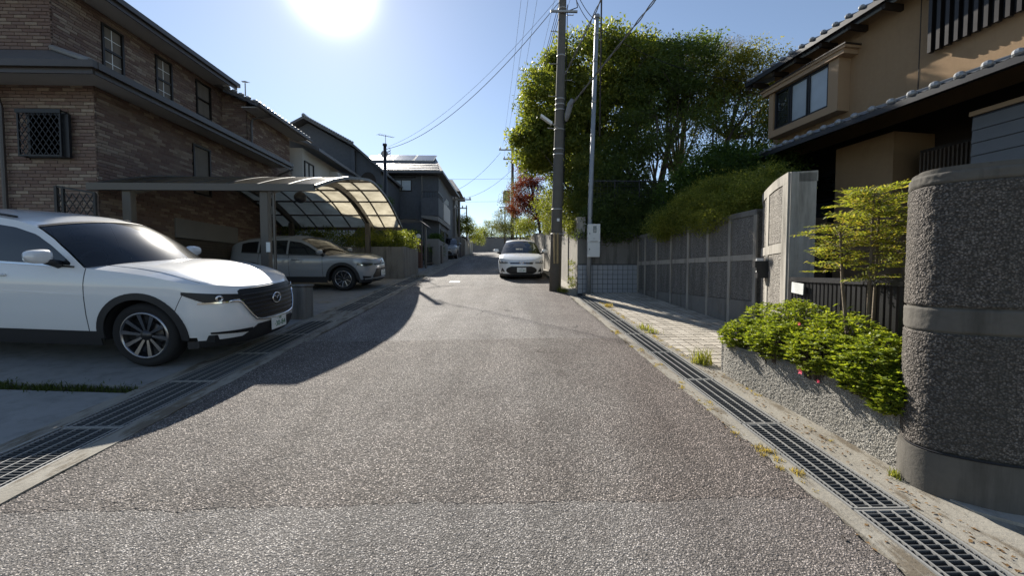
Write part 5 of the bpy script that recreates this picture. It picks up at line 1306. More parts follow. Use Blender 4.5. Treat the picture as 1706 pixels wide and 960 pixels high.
        for sd in (1, -1):
            P = [[(x, sd*s.wd(x, z), z) for z in np.linspace(s.sill, s.zb(x), 8)] for x in (s.tail+.02, s.tail+.008, s.tail)]
            m.grid(P, sd < 0)
        m.build('rear_bumper', p, s.r, True, True)
        # bonnet as a Coons patch
        ns, ntt = 24, 20
        cowl = [Vector(s.top(s.xa0, v)) for v in np.linspace(1, -1, ns+1)]
        fr = []
        for k in range(ns+1):
            f = k/ns; u = 2*f if f <= .5 else 2-2*f; fr.append(Vector(s.corner(u, s.ztop(u), 1 if f <= .5 else -1)))
        ed = [Vector((x, s.wd(x, s.zb(x)), s.zb(x))) for x in np.linspace(s.xa0, s.xc, ntt+1)]
        P = []
        for j in range(ntt+1):
            t = j/ntt; l = ed[j]; r = Vector((l.x,-l.y,l.z)); row = []
            for k in range(ns+1):
                q = k/ns
                c = (cowl[k]*(1-t) + fr[k]*t) + (l*(1-q) + r*q) - ((cowl[0]*(1-q)+cowl[-1]*q)*(1-t) + (fr[0]*(1-q)+fr[-1]*q)*t)
                b = abs(2*q-1); c.z += s.hoodc*math.sin(math.pi*min(1, t*.95+.05))**.7*(1-b**3.0) + s.crease*math.exp(-((b-.74)/.10)**2)*math.sin(math.pi*t)**.5
                row.append(tuple(c))
            P.append(row)
        m = MB(); m.grid(P); hood = m.build('bonnet', p, s.r, True, True)
        m = MB()
        for k in (2, ns-2): m.tube([(P[j][k][0], P[j][k][1], P[j][k][2]-.001) for j in range(0, ntt)], .0035, 5, False)
        m.build('bonnet_gap', M['plastic'], hood, True, True)
        # greenhouse
        for sd in (1, -1):
            P = []
            for x in np.linspace(s.tail+.05, s.xa0, 60):
                z0, z1 = s.zb(x), max(s.zb(x)+.001, s.zr(x)); P.append([(x, sd*s.wd(x, z), z) for z in np.linspace(z0, z1, 10)])
            m = MB(); m.grid(P, sd < 0); m.build('pillar_frame', p, s.r, True, True)
        s.top_patch('roof', s.xtr, s.xa1, p, 22)
        s.top_patch('windscreen', s.xa1+.0, s.xa0, M['carglass'], 14, .004, .985)
        s.top_patch('windscreen_band', s.xa1+.02, s.xa1-.03, M['plastic'], 3, .007, .98)
        P = [[s.top(s.xa0-.004+.035*q, v) for v in np.linspace(-1,1,21)] for q in (0,1)]; m = MB(); m.grid([[(a[0],a[1],a[2]+.009) for a in r] for r in P]); m.build('cowl', M['plastic'], s.r, True, True)
        s.top_patch('rear_window', s.tail+.08, s.xtr, M['privacy'], 12, .004, .96)
        P = [[(lambda q: (q[0], q[1]*.97, q[2]-.03))(s.top(x, v)) for v in np.linspace(-1, 1, 11)] for x in np.linspace(s.xtr, s.xa1, 8)]; m = MB(); m.grid(P, True); m.build('headliner', M['shutter'], s.r, True, True)
        # side windows
        def win(x0, x1, mat, dz=.075, lo=.02):
            xs_ = [x for x in np.linspace(x0, x1, 26) if s.zr(x)-dz > s.zb(x)+lo+.012]
            o = s.overlay('side_window', [[(x, z) for z in np.linspace(s.zb(x)+lo, s.zr(x)-dz, 8)] for x in xs_], mat, None, .004); return o
        for k, (a, b, mt_) in enumerate(s.windows): win(a, b, M[mt_])
        xs_ = np.linspace(s.windows[-1][0], s.xa0-.1, 30)
        s.overlay('belt_trim', [[(x, s.zb(x)+q) for q in (-.004, .016)] for x in xs_], M[s.trim], None, .007)
        # cladding: arches, sills, lower nose
        for xa in (0, -s.wb):
            A = [math.pi*k/28*1.14 - .07*math.pi for k in range(29)]
            pts = [[(xa + r*math.cos(a), max(s.sill-.08, s.R + r*math.sin(a))) for r in np.linspace(s.Ra-.012, s.Ra+s.clad, 5)] for a in A]
            pts = [[(x, z) for x, z in r] for r in pts if r[0][1] > s.sill-.075]
            s.overlay('arch_trim', pts, M['plastic'] if s.clad > .02 else p, None, .014)
            for sd in (1, -1):                # dark wheel well
                m = MB(); P = [[(xa + (s.Ra-.004)*math.cos(a), sd*yy, s.R + (s.Ra-.004)*math.sin(a)) for yy in (s.W/2-.03, s.W/2-.36)] for a in [math.pi*1.1*k/18-.05*math.pi for k in range(19)]]
                m.grid(P, sd < 0); m.add([P[k][1] for k in range(19)], [tuple(range(19))]); m.build('wheel_well', M['rubber'], s.r, True, True)
        xs_ = np.linspace(-s.wb+s.Ra+s.clad*.6, -s.Ra-s.clad*.6, 20)
        if s.clad > .02: s.overlay('sill_trim', [[(x, z) for z in np.linspace(s.sill-.12, s.sill+.05, 5)] for x in xs_], M['plastic'], None, .012)
        else: s.overlay('sill_trim', [[(x, z) for z in np.linspace(s.sill-.06, s.sill+.02, 5)] for x in xs_], p, None, .004)
        m = MB()
        for sd in (1, -1):
            P = [[s.corner(u, z, sd) for z in np.linspace(s.nlow-.07, s.nlow+.02, 4)] for u in np.linspace(0,1,18)]; m.grid([[(q[0]+.004,q[1]*1.003,q[2]) for q in r] for r in P], sd > 0)
            P = [[(x, sd*(s.wd(x,s.nlow)+.004), z) for z in np.linspace(s.nlow-.07, s.nlow+.012, 4)] for x in np.linspace(s.Ra+s.clad*.5, s.xc+.01, 6)]; m.grid(P, sd > 0)
        m.build('chin', M['plastic'], s.r, True, True)
        m = MB(); m.box(s.tail+.3, s.xn(.4)-.25, -s.W/2+.12, s.W/2-.12, s.sill-.06, s.sill+.02); m.build('underbody', M['rubber'], s.r, False, True)
        # door gaps and handles
        s.overlay('bumper_gap', [[(s.Ra*.86+.10*f-.003, s.R+s.Ra*.62+(s.zb(.4)*.86-s.R-s.Ra*.62)*f), (s.Ra*.86+.10*f+.003, s.R+s.Ra*.62+(s.zb(.4)*.86-s.R-s.Ra*.62)*f)] for f in np.linspace(.1,1,6)], M['plastic'], None, .002)
        s.overlay('body_crease', [[(x, s.zb(x)-.30+q) for q in (0,.006)] for x in np.linspace(s.xd2, s.xd0, 12)], p, None, .004)
        for x in (s.xd0, s.xd1, s.xd2): s.overlay('door_gap', [[(x-.004, z), (x+.004, z)] for z in np.linspace(max(s.zlow(x), s.sill+.03)+.005, s.zb(x)-.002, 12)], M['plastic'], None, .0015)
        for x in s.handles:
            for sd in (1,-1):
                m = MB(); y = s.wd(x, s.zb(x)-.13); zz = s.zb(x)-.13; m.tube([(x-.11,sd*(y-.004),zz),(x-.085,sd*(y+.03),zz+.004),(x+.085,sd*(y+.03),zz+.004),(x+.11,sd*(y-.004),zz)], .014, 8); m.build('door_handle', p, s.r, True, True)
        # mirrors
        for sd in (1, -1):
            x = s.xa0+.02 + s.mir; z = s.zb(x)+.10; y = s.wd(x, s.zb(x))
            m = MB(); m.tube([(x,sd*(y-.03),z-.09),(x+.01,sd*(y+.05),z-.06),(x+.01,sd*(y+.12),z-.03)], [.05,.04,.045], 8); mo = m.build('mirror_arm', M['plastic'], s.r, True, True)
            m = MB(); P = []
            for i in range(9):
                t = -1+2*i/8; P.append([])
                for j in range(17):
                    a = 2*math.pi*j/16; ca, sa = math.cos(a), math.sin(a); sq = lambda c: math.copysign(abs(c)**.7, c); k = (1-abs(t)**3.5)**.5
                    P[-1].append((x + .065*sq(ca)*k - .01, sd*(y+.17) + .125*t, z + .012 + .075*sq(sa)*k*(1.0 - .12*t*sd)))
            m.grid(P); m.build('mirror_shell', p, mo, True, True)
        # cabin
        zc = s.zb(s.xa0)-.02
        m = MB(); m.hexa([(s.xa0-.35,-s.W/2+.16,zc-.25),(s.xa0+.15,-s.W/2+.2,zc-.25),(s.xa0+.15,s.W/2-.2,zc-.25),(s.xa0-.35,s.W/2-.16,zc-.25)], [(s.xa0-.30,-s.W/2+.14,zc+.0),(s.xa0+.12,-s.W/2+.2,zc+.02),(s.xa0+.12,s.W/2-.2,zc+.02),(s.xa0-.30,s.W/2-.14,zc+.0)]); m.build('dashboard', M['seat'], s.r, False, True)
        m = MB(); m.box(s.tail+.15, s.xa0, -s.W/2+.13, s.W/2-.13, zc-.52, zc-.45); m.build('cabin_floor', M['seat'], s.r, False, True)
        for sx in (s.xa0-1.05, s.xa0-1.95):
            for y in (-.37,.37):
                m = MB(); m.hexa([(sx-.15,y-.25,zc-.45),(sx+.05,y-.25,zc-.45),(sx+.05,y+.25,zc-.45),(sx-.15,y+.25,zc-.45)], [(sx-.33,y-.2,zc+.22),(sx-.2,y-.2,zc+.22),(sx-.2,y+.2,zc+.22),(sx-.33,y+.2,zc+.22)]); m.ball((sx-.29,y,zc+.35), (.05,.12,.09), 10, 7); m.build('seat', M['seat'], s.r, False, True)
        m = MB(); c = Vector((s.xa0-.42, -.37, zc+.02)); m.tube([c + Vector((.06*math.sin(a)*1, .18*math.cos(a), .165*math.sin(a))) for a in [2*math.pi*k/20 for k in range(21)]], .014, 6); m.build('steering_wheel', M['plastic'], s.r, True, True)
        # wheels
        for xa in (0, -s.wb):
            for sd in (1, -1): s.wheel(xa, sd)
        return s
    def wheel(s, xa, sd):
        R, rr, y1 = s.R, s.rim, s.W/2 - .035; y0 = y1-.215
        key = (s.key, 'w'); n = 40
        m = MB(); m.lathe([(rr+.012,y0+.01),(R-.03,y0),(R-.006,y0+.03),(R,y0+.06),(R,y1-.06),(R-.006,y1-.03),(R-.03,y1-.004),((R+rr)/2,y1+.004),(rr+.012,y1-.012)], n, (xa,0,R), 'y')
        if sd < 0: m.v = [(v[0],-v[1],v[2]) for v in m.v]; m.f = [f[::-1] for f in m.f]
        w = m.build('wheel', M['rubber'], s.r, True, True)
        def fin(m, name, mat, smooth=True):
            if sd < 0: m.v = [(v[0],-v[1],v[2]) for v in m.v]; m.f = [f[::-1] for f in m.f]
            return m.build(name, mat, w, smooth, True)
        m = MB(); m.lathe([(rr+.016,y1-.012),(rr+.006,y1+.001),(rr-.008,y1-.002),(rr-.016,y1-.02),(rr-.02,y0+.05)], n, (xa,0,R), 'y'); fin(m, 'rim', M['rim'])
        m = MB(); m.lathe([(rr-.015,y1-.10),(.05,y1-.10)], n, (xa,0,R), 'y'); m.lathe([(.16,y1-.08),(.155,y1-.075),(.03,y1-.075)], n, (xa,0,R), 'y'); fin(m, 'brake_disc', M['rim_dark'])
        for k in range(s.spokes):
            for tw in (-1, 1):
                a = 2*math.pi*k/s.spokes + .2; a1 = a + tw*(.30 if s.spokes == 5 else .17); a0 = a + tw*.30
                def pp(r, ang, yy): return (xa + r*math.cos(ang), yy, R + r*math.sin(ang))
                m = MB(); w0_, w1_ = .016, (.020 if s.spokes == 5 else .013)
                q0 = [pp(.045, a0-.25, y1-.035), pp(.045, a0+.25, y1-.035)]; q1 = [pp(rr-.006, a1-w1_/rr*1.2, y1-.006), pp(rr-.006, a1+w1_/rr*1.2, y1-.006)]
                m.add([q0[0],q0[1],q1[1],q1[0]] + [(p[0],p[1]-.035,p[2]) for p in (q0[0],q0[1],q1[1],q1[0])], [(3,2,1,0),(4,5,6,7),(0,1,5,4),(1,2,6,5),(2,3,7,6),(3,0,4,7)])
                fin(m, 'spoke', M['rim'] if (tw > 0 or s.bright) else M['rim_dark'], False)
        m = MB(); m.lathe([(.062,y1-.04),(.058,y1-.026),(.034,y1-.020),(.03,y1-.016),(0,y1-.016)], 20, (xa,0,R), 'y'); fin(m, 'hub_cap', M['rim_dark'])
    def plate(s, z, txt, small, y=0.0, green=True):
        x = max(s.front(-.16,z-.08), s.front(.16,z+.08), s.front(0,z)) + .028
        m = MB(); m.cbox(x-.008, x, y-.165, y+.165, z-.0825, z+.0825, .002); po = m.build('number_plate', M['platewhite'], s.r, False, True)
        R_ = Matrix(((0,0,1,0),(1,0,0,0),(0,1,0,0),(0,0,0,1)))
        text_mesh(txt, .098, M['plategreen'], po, Matrix.Translation((x+.001, y+.016, z-.022)) @ R_, 'plate_number')
        text_mesh(small, .042, M['plategreen'], po, Matrix.Translation((x+.001, y, z+.05)) @ R_, 'plate_region')
        return po

# --- white SUV in the driveway
suv = thing('parked_suv', (-4.14, 5.33, 0), 'white SUV parked nose-out on the left driveway', 'car')
c1 = Car(suv, key='suv', W=1.84, wb=2.93, R=.372, rim=.256, Ra=.432, clad=.062, sill=.36, mat=M['white_paint'], xs=.28, xc=.56, pe=2.5, xr=-3.2, tail=-3.92, nlow=.30, znose=.905,
    prof=[(.15,.90),(.30,.945),(.42,.97),(.60,.992),(.80,1.0),(.93,.995),(1.03,.975),(1.12,.94),(1.34,.87),(1.60,.765),(1.75,.68)],
    nose=[(.15,.84),(.30,.945),(.42,.985),(.55,.985),(.70,.96),(.85,.915),(1.0,.82)],
    belt=[(-3.92,1.19),(-3.0,1.17),(-1.8,1.145),(-.9,1.125),(-.6,1.115),(-.2,1.085),(.1,1.055),(.35,1.015),(.56,.97),(.8,.92)],
    roof=[(-.60,1.115),(-.80,1.275),(-1.0,1.42),(-1.2,1.535),(-1.45,1.605),(-1.75,1.64),(-2.2,1.66),(-2.7,1.65),(-3.2,1.61),(-3.5,1.54),(-3.72,1.37),(-3.92,1.19)],
    xa0=-.60, xa1=-1.22, xtr=-3.45, bul=(.30,.16), crown=.085, hoodc=.055, crease=.014, xd0=-.58, xd1=-1.72, xd2=-2.75, handles=(-1.52,-2.55), mir=-.30, trim='chrome',
    windows=[(-1.76,-.62,'privacy'),(-2.74,-1.83,'privacy'),(-3.5,-2.80,'privacy')], spokes=5, bright=True).build()
gr = c1.nose_patch('grille', [(.50,-.30,.30),(.53,-.40,.40),(.60,-.47,.47),(.70,-.52,.52),(.80,-.55,.55),(.87,-.54,.54),(.89,-.50,.50)], M['black'], .012)
for k in range(6):
    z = .56 + k*.052; h = np.interp(z, [.5,.55,.62,.72,.85], [.28,.40,.46,.50,.53]); m = MB()
    m.tube([(c1.front(y,z)+.018, y, z) for y in np.linspace(-h, h, 17)], .0075, 6); m.build('grille_slat', M['rim_dark'], gr, True, True)
m = MB(); m.tube([(c1.front(y,z)+.016, y, z) for y, z in crom([(-.66,.765),(-.56,.752),(-.50,.65),(-.43,.545),(-.34,.495),(0,.475),(.34,.495),(.43,.545),(.50,.65),(.56,.752),(.66,.765)], 4)], .015, 8); m.build('chrome_wing', M['chrome'], gr, True, True)
m = MB(); ex = c1.front(0,.72)+.03; m.tube([(ex, .085*math.cos(a), .72+.066*math.sin(a)) for a in [2*math.pi*k/24 for k in range(25)]], .009, 6)
m.tube([(ex,-.08,.745),(ex,-.03,.745),(ex+.004,0,.705),(ex,.03,.745),(ex,.08,.745)], .008, 6); m.build('emblem', M['chrome'], gr, True, True)
hl = c1.lamp_patch('headlight', -.10, .60, lambda f: .86-.105*math.sin(min(1,f*1.2)*math.pi*.8)*(1-f*.3)-.035*f, lambda f: .89 - .055*f, M['black'], .010)
c1.lamp_patch('lamp_chrome', .05, .60, lambda f: .752+.0*f, lambda f: .768+.0*f, M['chrome'], .014, hl)
for i, sd in enumerate((1,-1)):
    p = c1.corner(.30, .805, sd); m = MB(); d = Vector((.75,sd*.66,0)); u = Vector((-.66*sd,.75,0)) ; cc = Vector(p)+d*.018
    for r_, q in ((.034,.004),(.024,.008)): m.tube([cc + d*q + (u*math.cos(a) + Vector((0,0,1))*math.sin(a))*r_ for a in [2*math.pi*k/16 for k in range(17)]], .006, 6)
    m.build('projector', M['chrome'], hl[i], True, True)
lo = c1.nose_patch('lower_intake', [(.245,-.46,.46),(.275,-.53,.53),(.315,-.54,.54),(.335,-.51,.51),(.36,-.47,.47),(.40,-.42,.42),(.44,-.37,.37)], M['plastic'], .012)
c1.lamp_patch('fog_slit', .16, .66, lambda f: .395-.035*f, lambda f: .415-.005*f, M['black'], .010)
c1.plate(.395, '\u00b730-84', '\u2219\u2219 330', 0)
m = MB()
for sd in (1,-1): m.tube([(x, sd*(c1.wd(x, c1.zr(x))-.03), c1.zr(x)+.035) for x in np.linspace(-3.2,-1.5,14)], .014, 6)
m.build('roof_rail', M['plastic'], suv, True, True)
def place(root, x, y, yaw, pitch, roll, z): root.location = (x, y, z); root.rotation_euler = (Matrix.Rotation(roll, 3, 'X') @ Matrix.Rotation(pitch, 3, 'Y') @ Matrix.Rotation(yaw, 3, 'Z')).to_euler()
# driveway plane: z rises SL per metre of Y and DRV per metre towards -X
place(suv, -4.03, 5.37, RAD(-.5), math.atan(DRV), math.atan(SL), gz(5.37)+.006+DRV*(4.03-3.62))

# --- silver crossover under the carport
sc = thing('parked_crossover', (-4.6,12,1), 'silver crossover parked under the arched carport', 'car')
c2 = Car(sc, key='cross', W=1.77, wb=2.56, R=.345, rim=.225, Ra=.405, clad=.07, sill=.36, mat=M['silver_paint'], xs=.22, xc=.48, pe=2.5, xr=-2.8, tail=-3.36, nlow=.30, znose=.88,
    prof=[(.15,.90),(.30,.95),(.42,.98),(.60,1.0),(.80,1.0),(.92,.985),(1.0,.945),(1.30,.83),(1.55,.68),(1.65,.6)],
    nose=[(.15,.72),(.30,.80),(.42,.83),(.55,.835),(.70,.82),(.85,.77),(1.0,.68)],
    belt=[(-3.36,1.10),(-2.5,1.06),(-1.5,1.02),(-.55,1.0),(-.1,.985),(.2,.965),(.48,.92),(.7,.88)],
    roof=[(-.42,1.0),(-.70,1.18),(-.98,1.35),(-1.2,1.44),(-1.6,1.50),(-2.2,1.49),(-2.7,1.44),(-3.0,1.36),(-3.2,1.23),(-3.36,1.10)],
    xa0=-.42, xa1=-1.2, xtr=-2.95, bul=(.26,.15), crown=.07, hoodc=.05, crease=.012, xd0=-.55, xd1=-1.5, xd2=-2.35, handles=(-1.3,-2.15), mir=-.14, trim='plastic',
    windows=[(-1.52,-.46,'privacy'),(-2.34,-1.58,'privacy'),(-2.85,-2.40,'privacy')], spokes=9, bright=False).build()
c2.nose_patch('grille', [(.36,-.52,.52),(.42,-.54,.54),(.52,-.46,.46),(.62,-.38,.38)], M['black'], .012)
c2.nose_patch('upper_grille', [(.72,-.44,.44),(.76,-.46,.46)], M['black'], .010)
c2.nose_patch('skid_plate', [(.28,-.6,.6),(.33,-.56,.56)], M['rim'], .03)
hl = c2.lamp_patch('headlight', -.06, .56, lambda f: .735-.03*math.sin(f*math.pi), lambda f: .82-.04*f, M['lens'], .010)
c2.lamp_patch('lamp_chrome', .05, .5, lambda f: .735-.02*math.sin(f*math.pi), lambda f: .752-.02*math.sin(f*math.pi), M['chrome'], .015, hl)
c2.lamp_patch('fog_slit', .10, .42, lambda f: .36, lambda f: .40+.03*(1-f), M['black'], .010)
m = MB(); ex = c2.front(0,.80)+.02; m.tube([(ex, .075*math.cos(a), .80+.05*math.sin(a)) for a in [2*math.pi*k/24 for k in range(25)]], .010, 6); m.tube([(ex, .03*math.cos(a), .80+.05*math.sin(a)) for a in [2*math.pi*k/16 for k in range(17)]], .007, 6); m.build('emblem', M['chrome'], sc, True, True)
c2.plate(.47, '\u00b722-17', '\u2219\u2219 500')
place(sc, -4.42, 11.95, RAD(-2), 0, math.atan(SL), gz(11.95)+.006)

# --- white sedan facing the camera
se = thing('parked_sedan', (.75,15,1.3), 'white sedan parked facing the camera beside the roadside wall', 'car')
c3 = Car(se, key='sedan', W=1.695, wb=2.6, R=.31, rim=.20, Ra=.355, clad=.014, sill=.26, mat=M['white_paint2'], xs=.2, xc=.45, pe=2.5, xr=-2.7, tail=-3.48, nlow=.20, znose=.70,
    prof=[(.1,.92),(.2,.96),(.35,.985),(.55,1.0),(.72,.99),(.84,.965),(.92,.93),(1.2,.80),(1.42,.64),(1.5,.58)],
    nose=[(.1,.78),(.2,.835),(.32,.86),(.45,.86),(.58,.845),(.70,.80),(.85,.7)],
    belt=[(-3.48,.98),(-2.6,.98),(-1.5,.93),(-.5,.90),(-.1,.875),(.2,.845),(.45,.79),(.7,.72)],
    roof=[(-.42,.90),(-.75,1.09),(-1.05,1.26),(-1.25,1.34),(-1.6,1.40),(-2.1,1.395),(-2.5,1.33),(-2.8,1.2),(-3.05,1.04),(-3.2,1.0),(-3.48,.98)],
    xa0=-.42, xa1=-1.25, xtr=-2.45, bul=(.26,.15), crown=.06, hoodc=.05, crease=.012, xd0=-.52, xd1=-1.5, xd2=-2.4, handles=(-1.3,-2.2), mir=-.12, trim='plastic',
    windows=[(-1.5,-.46,'carglass'),(-2.4,-1.56,'privacy')], spokes=8, bright=True).build()
g3 = c3.nose_patch('grille', [(.225,-.40,.40),(.26,-.50,.50),(.33,-.565,.565),(.40,-.55,.55),(.46,-.47,.47),(.50,-.36,.36)], M['black'], .012)
c3.nose_patch('upper_grille', [(.595,-.40,-.07),(.635,-.43,-.08)], M['black'], .012); c3.nose_patch('upper_grille', [(.595,.07,.40),(.635,.08,.43)], M['black'], .012)
c3.nose_patch('chrome_bar', [(.640,-.46,.46),(.652,-.46,.46)], M['chrome'], .014); c3.nose_patch('chrome_bar', [(.578,-.40,.40),(.590,-.42,.42)], M['chrome'], .014)
hl = c3.lamp_patch('headlight', -.02, .56, lambda f: .60-.01*math.sin(f*math.pi), lambda f: .70-.045*f, M['lens'], .010)
for i, sd in enumerate((1,-1)):
    for u in (.18,.36):
        p = Vector(c3.corner(u, .645, sd)); d = Vector((.8,sd*.6,0)); m = MB(); m.ball(p + d*.002, .034, 12, 8); m.build('projector', M['chrome'], hl[i], True, True)
for sd in (1, -1):
    P = [(c3.front(y,z)+.016, y, z) for y, z in ((sd*.60,.29),(sd*.745,.29),(sd*.735,.36),(sd*.70,.44))]; m = MB(); m.add(P, [(0,1,2,3) if sd > 0 else (3,2,1,0)]); m.build('fog_recess', M['black'], se, False, True)
m = MB(); ex = c3.front(0,.625)+.022
for sd in (1,-1): m.add([(ex,sd*.0,.575),(ex,sd*.045,.575),(ex,sd*.10,.665),(ex,sd*.06,.665),(ex-.01,sd*.0,.575),(ex-.01,sd*.1,.665)], [(0,1,2,3) if sd > 0 else (3,2,1,0)])
m.build('emblem', M['chrome'], se, False, True)
c3.plate(.375, '\u00b731-84', '\u2219\u2219 501')
place(se, .78, 14.95, RAD(-90-1.0), math.atan(SL), 0, gz(14.95)-.006)
se.rotation_euler = (Matrix.Rotation(math.atan(SL), 3, 'X') @ Matrix.Rotation(RAD(-91.2), 3, 'Z')).to_euler()

# --- small silver car far up on the left
fc = copy_tree(sc); fc['label'] = 'small silver car parked far up the left side by the hedge'; fc['category'] = 'car'; fc['group'] = ''
del fc['group']
fc.location = (-4.05, 28.9, gz(28.9)); fc.rotation_euler = (Matrix.Rotation(math.atan(SL), 3, 'X') @ Matrix.Rotation(RAD(-88), 3, 'Z')).to_euler()
# ------------------------------------------------------------------ trees and plants
def leaf_mesh(name, Pc, l, mat, parent, rg, up=.5, wr=.45, out=None, off=(0,0,0)):
    n = len(Pc); d = rg.normal(0, 1, (n,3)); d /= np.linalg.norm(d, axis=1)[:,None]
    nn = rg.normal(0, 1, (n,3)); nn[:,2] += up*2; nn /= np.linalg.norm(nn, axis=1)[:,None]
    if out is not None: d = d*.6 + out; d /= np.linalg.norm(d, axis=1)[:,None]
    s = np.cross(d, nn); s /= (np.linalg.norm(s, axis=1)[:,None]+1e-9); up_ = np.cross(s, d)
    L = (l*rg.uniform(.6, 1.25, n))[:,None]; W = L*wr*.5
    a = Pc - d*L*.5; b = Pc + s*W + up_*L*.06; c = Pc + d*L*.5 - up_*L*.08; e = Pc - s*W + up_*L*.06
    V = np.stack([a,b,c,e], 1).reshape(-1,3); F = np.arange(n*4).reshape(-1,4)
    return npmesh(name, V, F, mat, parent, None, off)
def clump_centres(blobs, rg, mul=1.0):
    out = []
    for (cx,cy,cz,rx,ry,rz,k) in blobs:
        k = int(k*mul)
        d = rg.normal(0,1,(k,3)); d /= np.linalg.norm(d,axis=1)[:,None]; r = rg.uniform(.45,1.0,k)**.6
        out.append(np.array([cx,cy,cz]) + d*r[:,None]*np.array([rx,ry,rz]))
    return np.concatenate(out)
def tree(name, base, trunk, blobs, label, cat, leaf, bark='bark', lsize=.1, per=100, sig=.24, limbs=40, tr=.14, seed=1, up=.5, wr=.45, group=None, fl=1.0, crownname='crown'):
    rg = np.random.default_rng(seed); t = thing(name, base, label, cat, group); cc = clump_centres(blobs, rg)
    n = len(cc); k = rg.poisson(per, n)+8; Pc = np.repeat(cc, k, 0); sg = rg.uniform(.7,1.3,n); sgr = np.repeat(sg, k)[:,None]*sig
    Pc = Pc + np.clip(rg.normal(0,1,Pc.shape),-1.7,1.7)*sgr*np.array([1,1,.62*fl])
    leaf_mesh(crownname, Pc, lsize, M[leaf], t, rg, up, wr, None, base)
    if trunk:
        m = MB(); T = [Vector(p) for p in trunk]; nT = len(T)
        m.tube(T, [tr*(1-.55*i/(nT-1)) for i in range(nT)], 10)
        idx = rg.choice(n, min(limbs, n), replace=False)
        for i in idx:
            c = Vector(cc[i]); j = min(range(nT), key=lambda q: (T[q]-c).length + max(0, T[q].z-c.z+.4)*3); a = T[j] if rg.random() > .4 else T[max(1,j-1)]
            mid = a.lerp(c, .5) + Vector((rg.normal(0,.12), rg.normal(0,.12), -.12*(c-a).length + rg.normal(0,.08))); r0 = tr*.30*min(1.2, .4+(c-a).length*.22)
            P = [a, a.lerp(mid,.6), mid, mid.lerp(c,.55)+Vector((0,0,.05)), c]; m.tube(P, [r0, r0*.75, r0*.55, r0*.35, r0*.15], 6)
        m.build('trunk', M[bark], t, True)
    return t
tree('camphor_tree', (3.6,14.6,2.5), [(3.6,14.6,2.3),(3.5,14.6,4.0),(3.3,14.55,5.6),(3.2,14.5,7.0),(3.3,14.5,8.2)],
     [(3.4,14.6,9.0,1.8,1.6,1.4,150),(1.9,14.4,7.8,1.2,1.3,1.5,130),(1.2,14.1,6.1,.8,1.0,.9,80),(4.9,14.8,9.1,1.5,1.5,1.35,120),(2.4,14.4,5.9,1.0,1.2,1.0,75),(4.3,14.6,7.4,1.5,1.4,1.1,80),(2.8,14.5,7.2,1.3,1.2,1.0,60),(3.4,14.2,5.4,1.1,1.0,.8,50)],
     'large bright camphor tree overhanging the road behind the thick pole', 'tree', 'leaf_camphor', 'bark', .135, 105, .20, 60, .17, 3)
tree('broadleaf_tree', (5.4,13.6,2.6), [(5.4,13.6,2.4),(5.5,13.5,4.2),(5.8,13.4,5.8),(6.3,13.4,7.2),(6.6,13.4,8.4)],
     [(6.2,13.5,8.7,1.3,1.2,.8,80),(5.4,13.6,7.7,1.3,1.2,.9,75),(6.6,13.3,7.5,1.3,1.2,.6,55),(4.7,13.3,6.2,1.0,1.0,.8,46),(4.0,13.2,5.2,1.1,1.0,.8,60),(3.5,12.6,4.5,1.0,1.0,.7,56)],
     'dark spreading tree in the middle of the garden with thin bare limbs', 'tree', 'leaf_dark', 'bark', .11, 95, .23, 70, .13, 4)
tree('yellowish_tree', (7.4,13.0,2.6), [(7.4,13,2.4),(7.3,13,4.2),(7.6,12.95,6.0),(8.0,12.9,7.4)],
     [(8.1,12.9,8.1,1.2,1.1,.75,110),(7.2,13.1,7.6,.9,1.0,.6,50),(8.9,12.7,7.2,.7,.8,.8,55),(7.0,12.9,6.3,1.0,.8,.4,10),(8.7,12.5,6.0,.8,.8,.5,14)],
     'tree with a yellow-green rounded top between the pines and the stucco house', 'tree', 'leaf_yellow', 'bark', .085, 85, .20, 80, .11, 5)
tree('pine_tree', (7.1,15.2,2.7), [(7.1,15.2,2.4),(7.0,15.2,5),(7.2,15.2,7.5),(7.5,15.2,10.2)],
     [(7.0,15.2,9.4,1.0,.9,.5,45),(8.0,15.0,9.9,.9,.8,.35,32),(6.0,15.3,9.5,.8,.8,.4,32),(8.8,15.2,10.2,.6,.6,.25,14),(5.4,15.3,9.9,.6,.6,.4,20)],
     'brownish pine showing above the dark garden trees', 'tree', 'leaf_pine', 'bark', .13, 90, .20, 40, .13, 6, .2, .12)
tree('slender_tree', (5.9,11.6,2.5), [(5.9,11.6,2.4),(6.1,11.6,3.6),(6.5,11.5,4.8),(6.9,11.4,5.8)],
     [(6.9,11.4,6.1,1.3,.9,.6,30),(7.6,11.0,5.0,.9,.8,.8,55),(5.2,11.8,5.2,.9,.8,.6,24),(7.9,10.8,4.3,.8,.7,.7,50)],
     'slender dark tree with gaps of sky beside the stucco house', 'tree', 'leaf_dark', 'bark', .085, 60, .22, 60, .07, 7)
for k, (x, y) in enumerate(((4.6,12.2),(6.6,12.6),(7.5,12.0))):
    tree('thin_tree', (x,y,2.5), [(x,y,2.4),(x+.1,y,3.6),(x+.35,y,5.0),(x+.3,y,6.4)], [(x+.3,y,6.2,1.1,.8,.7,16),(x-.3,y,5.0,.8,.7,.5,9)],
         f'thin bare-stemmed tree behind the garden wall, {("left","middle","right")[k]} of three', 'tree', 'leaf_dark', 'bark', .085, 50, .2, 40, .055, 20+k, group='thin trees in the garden')
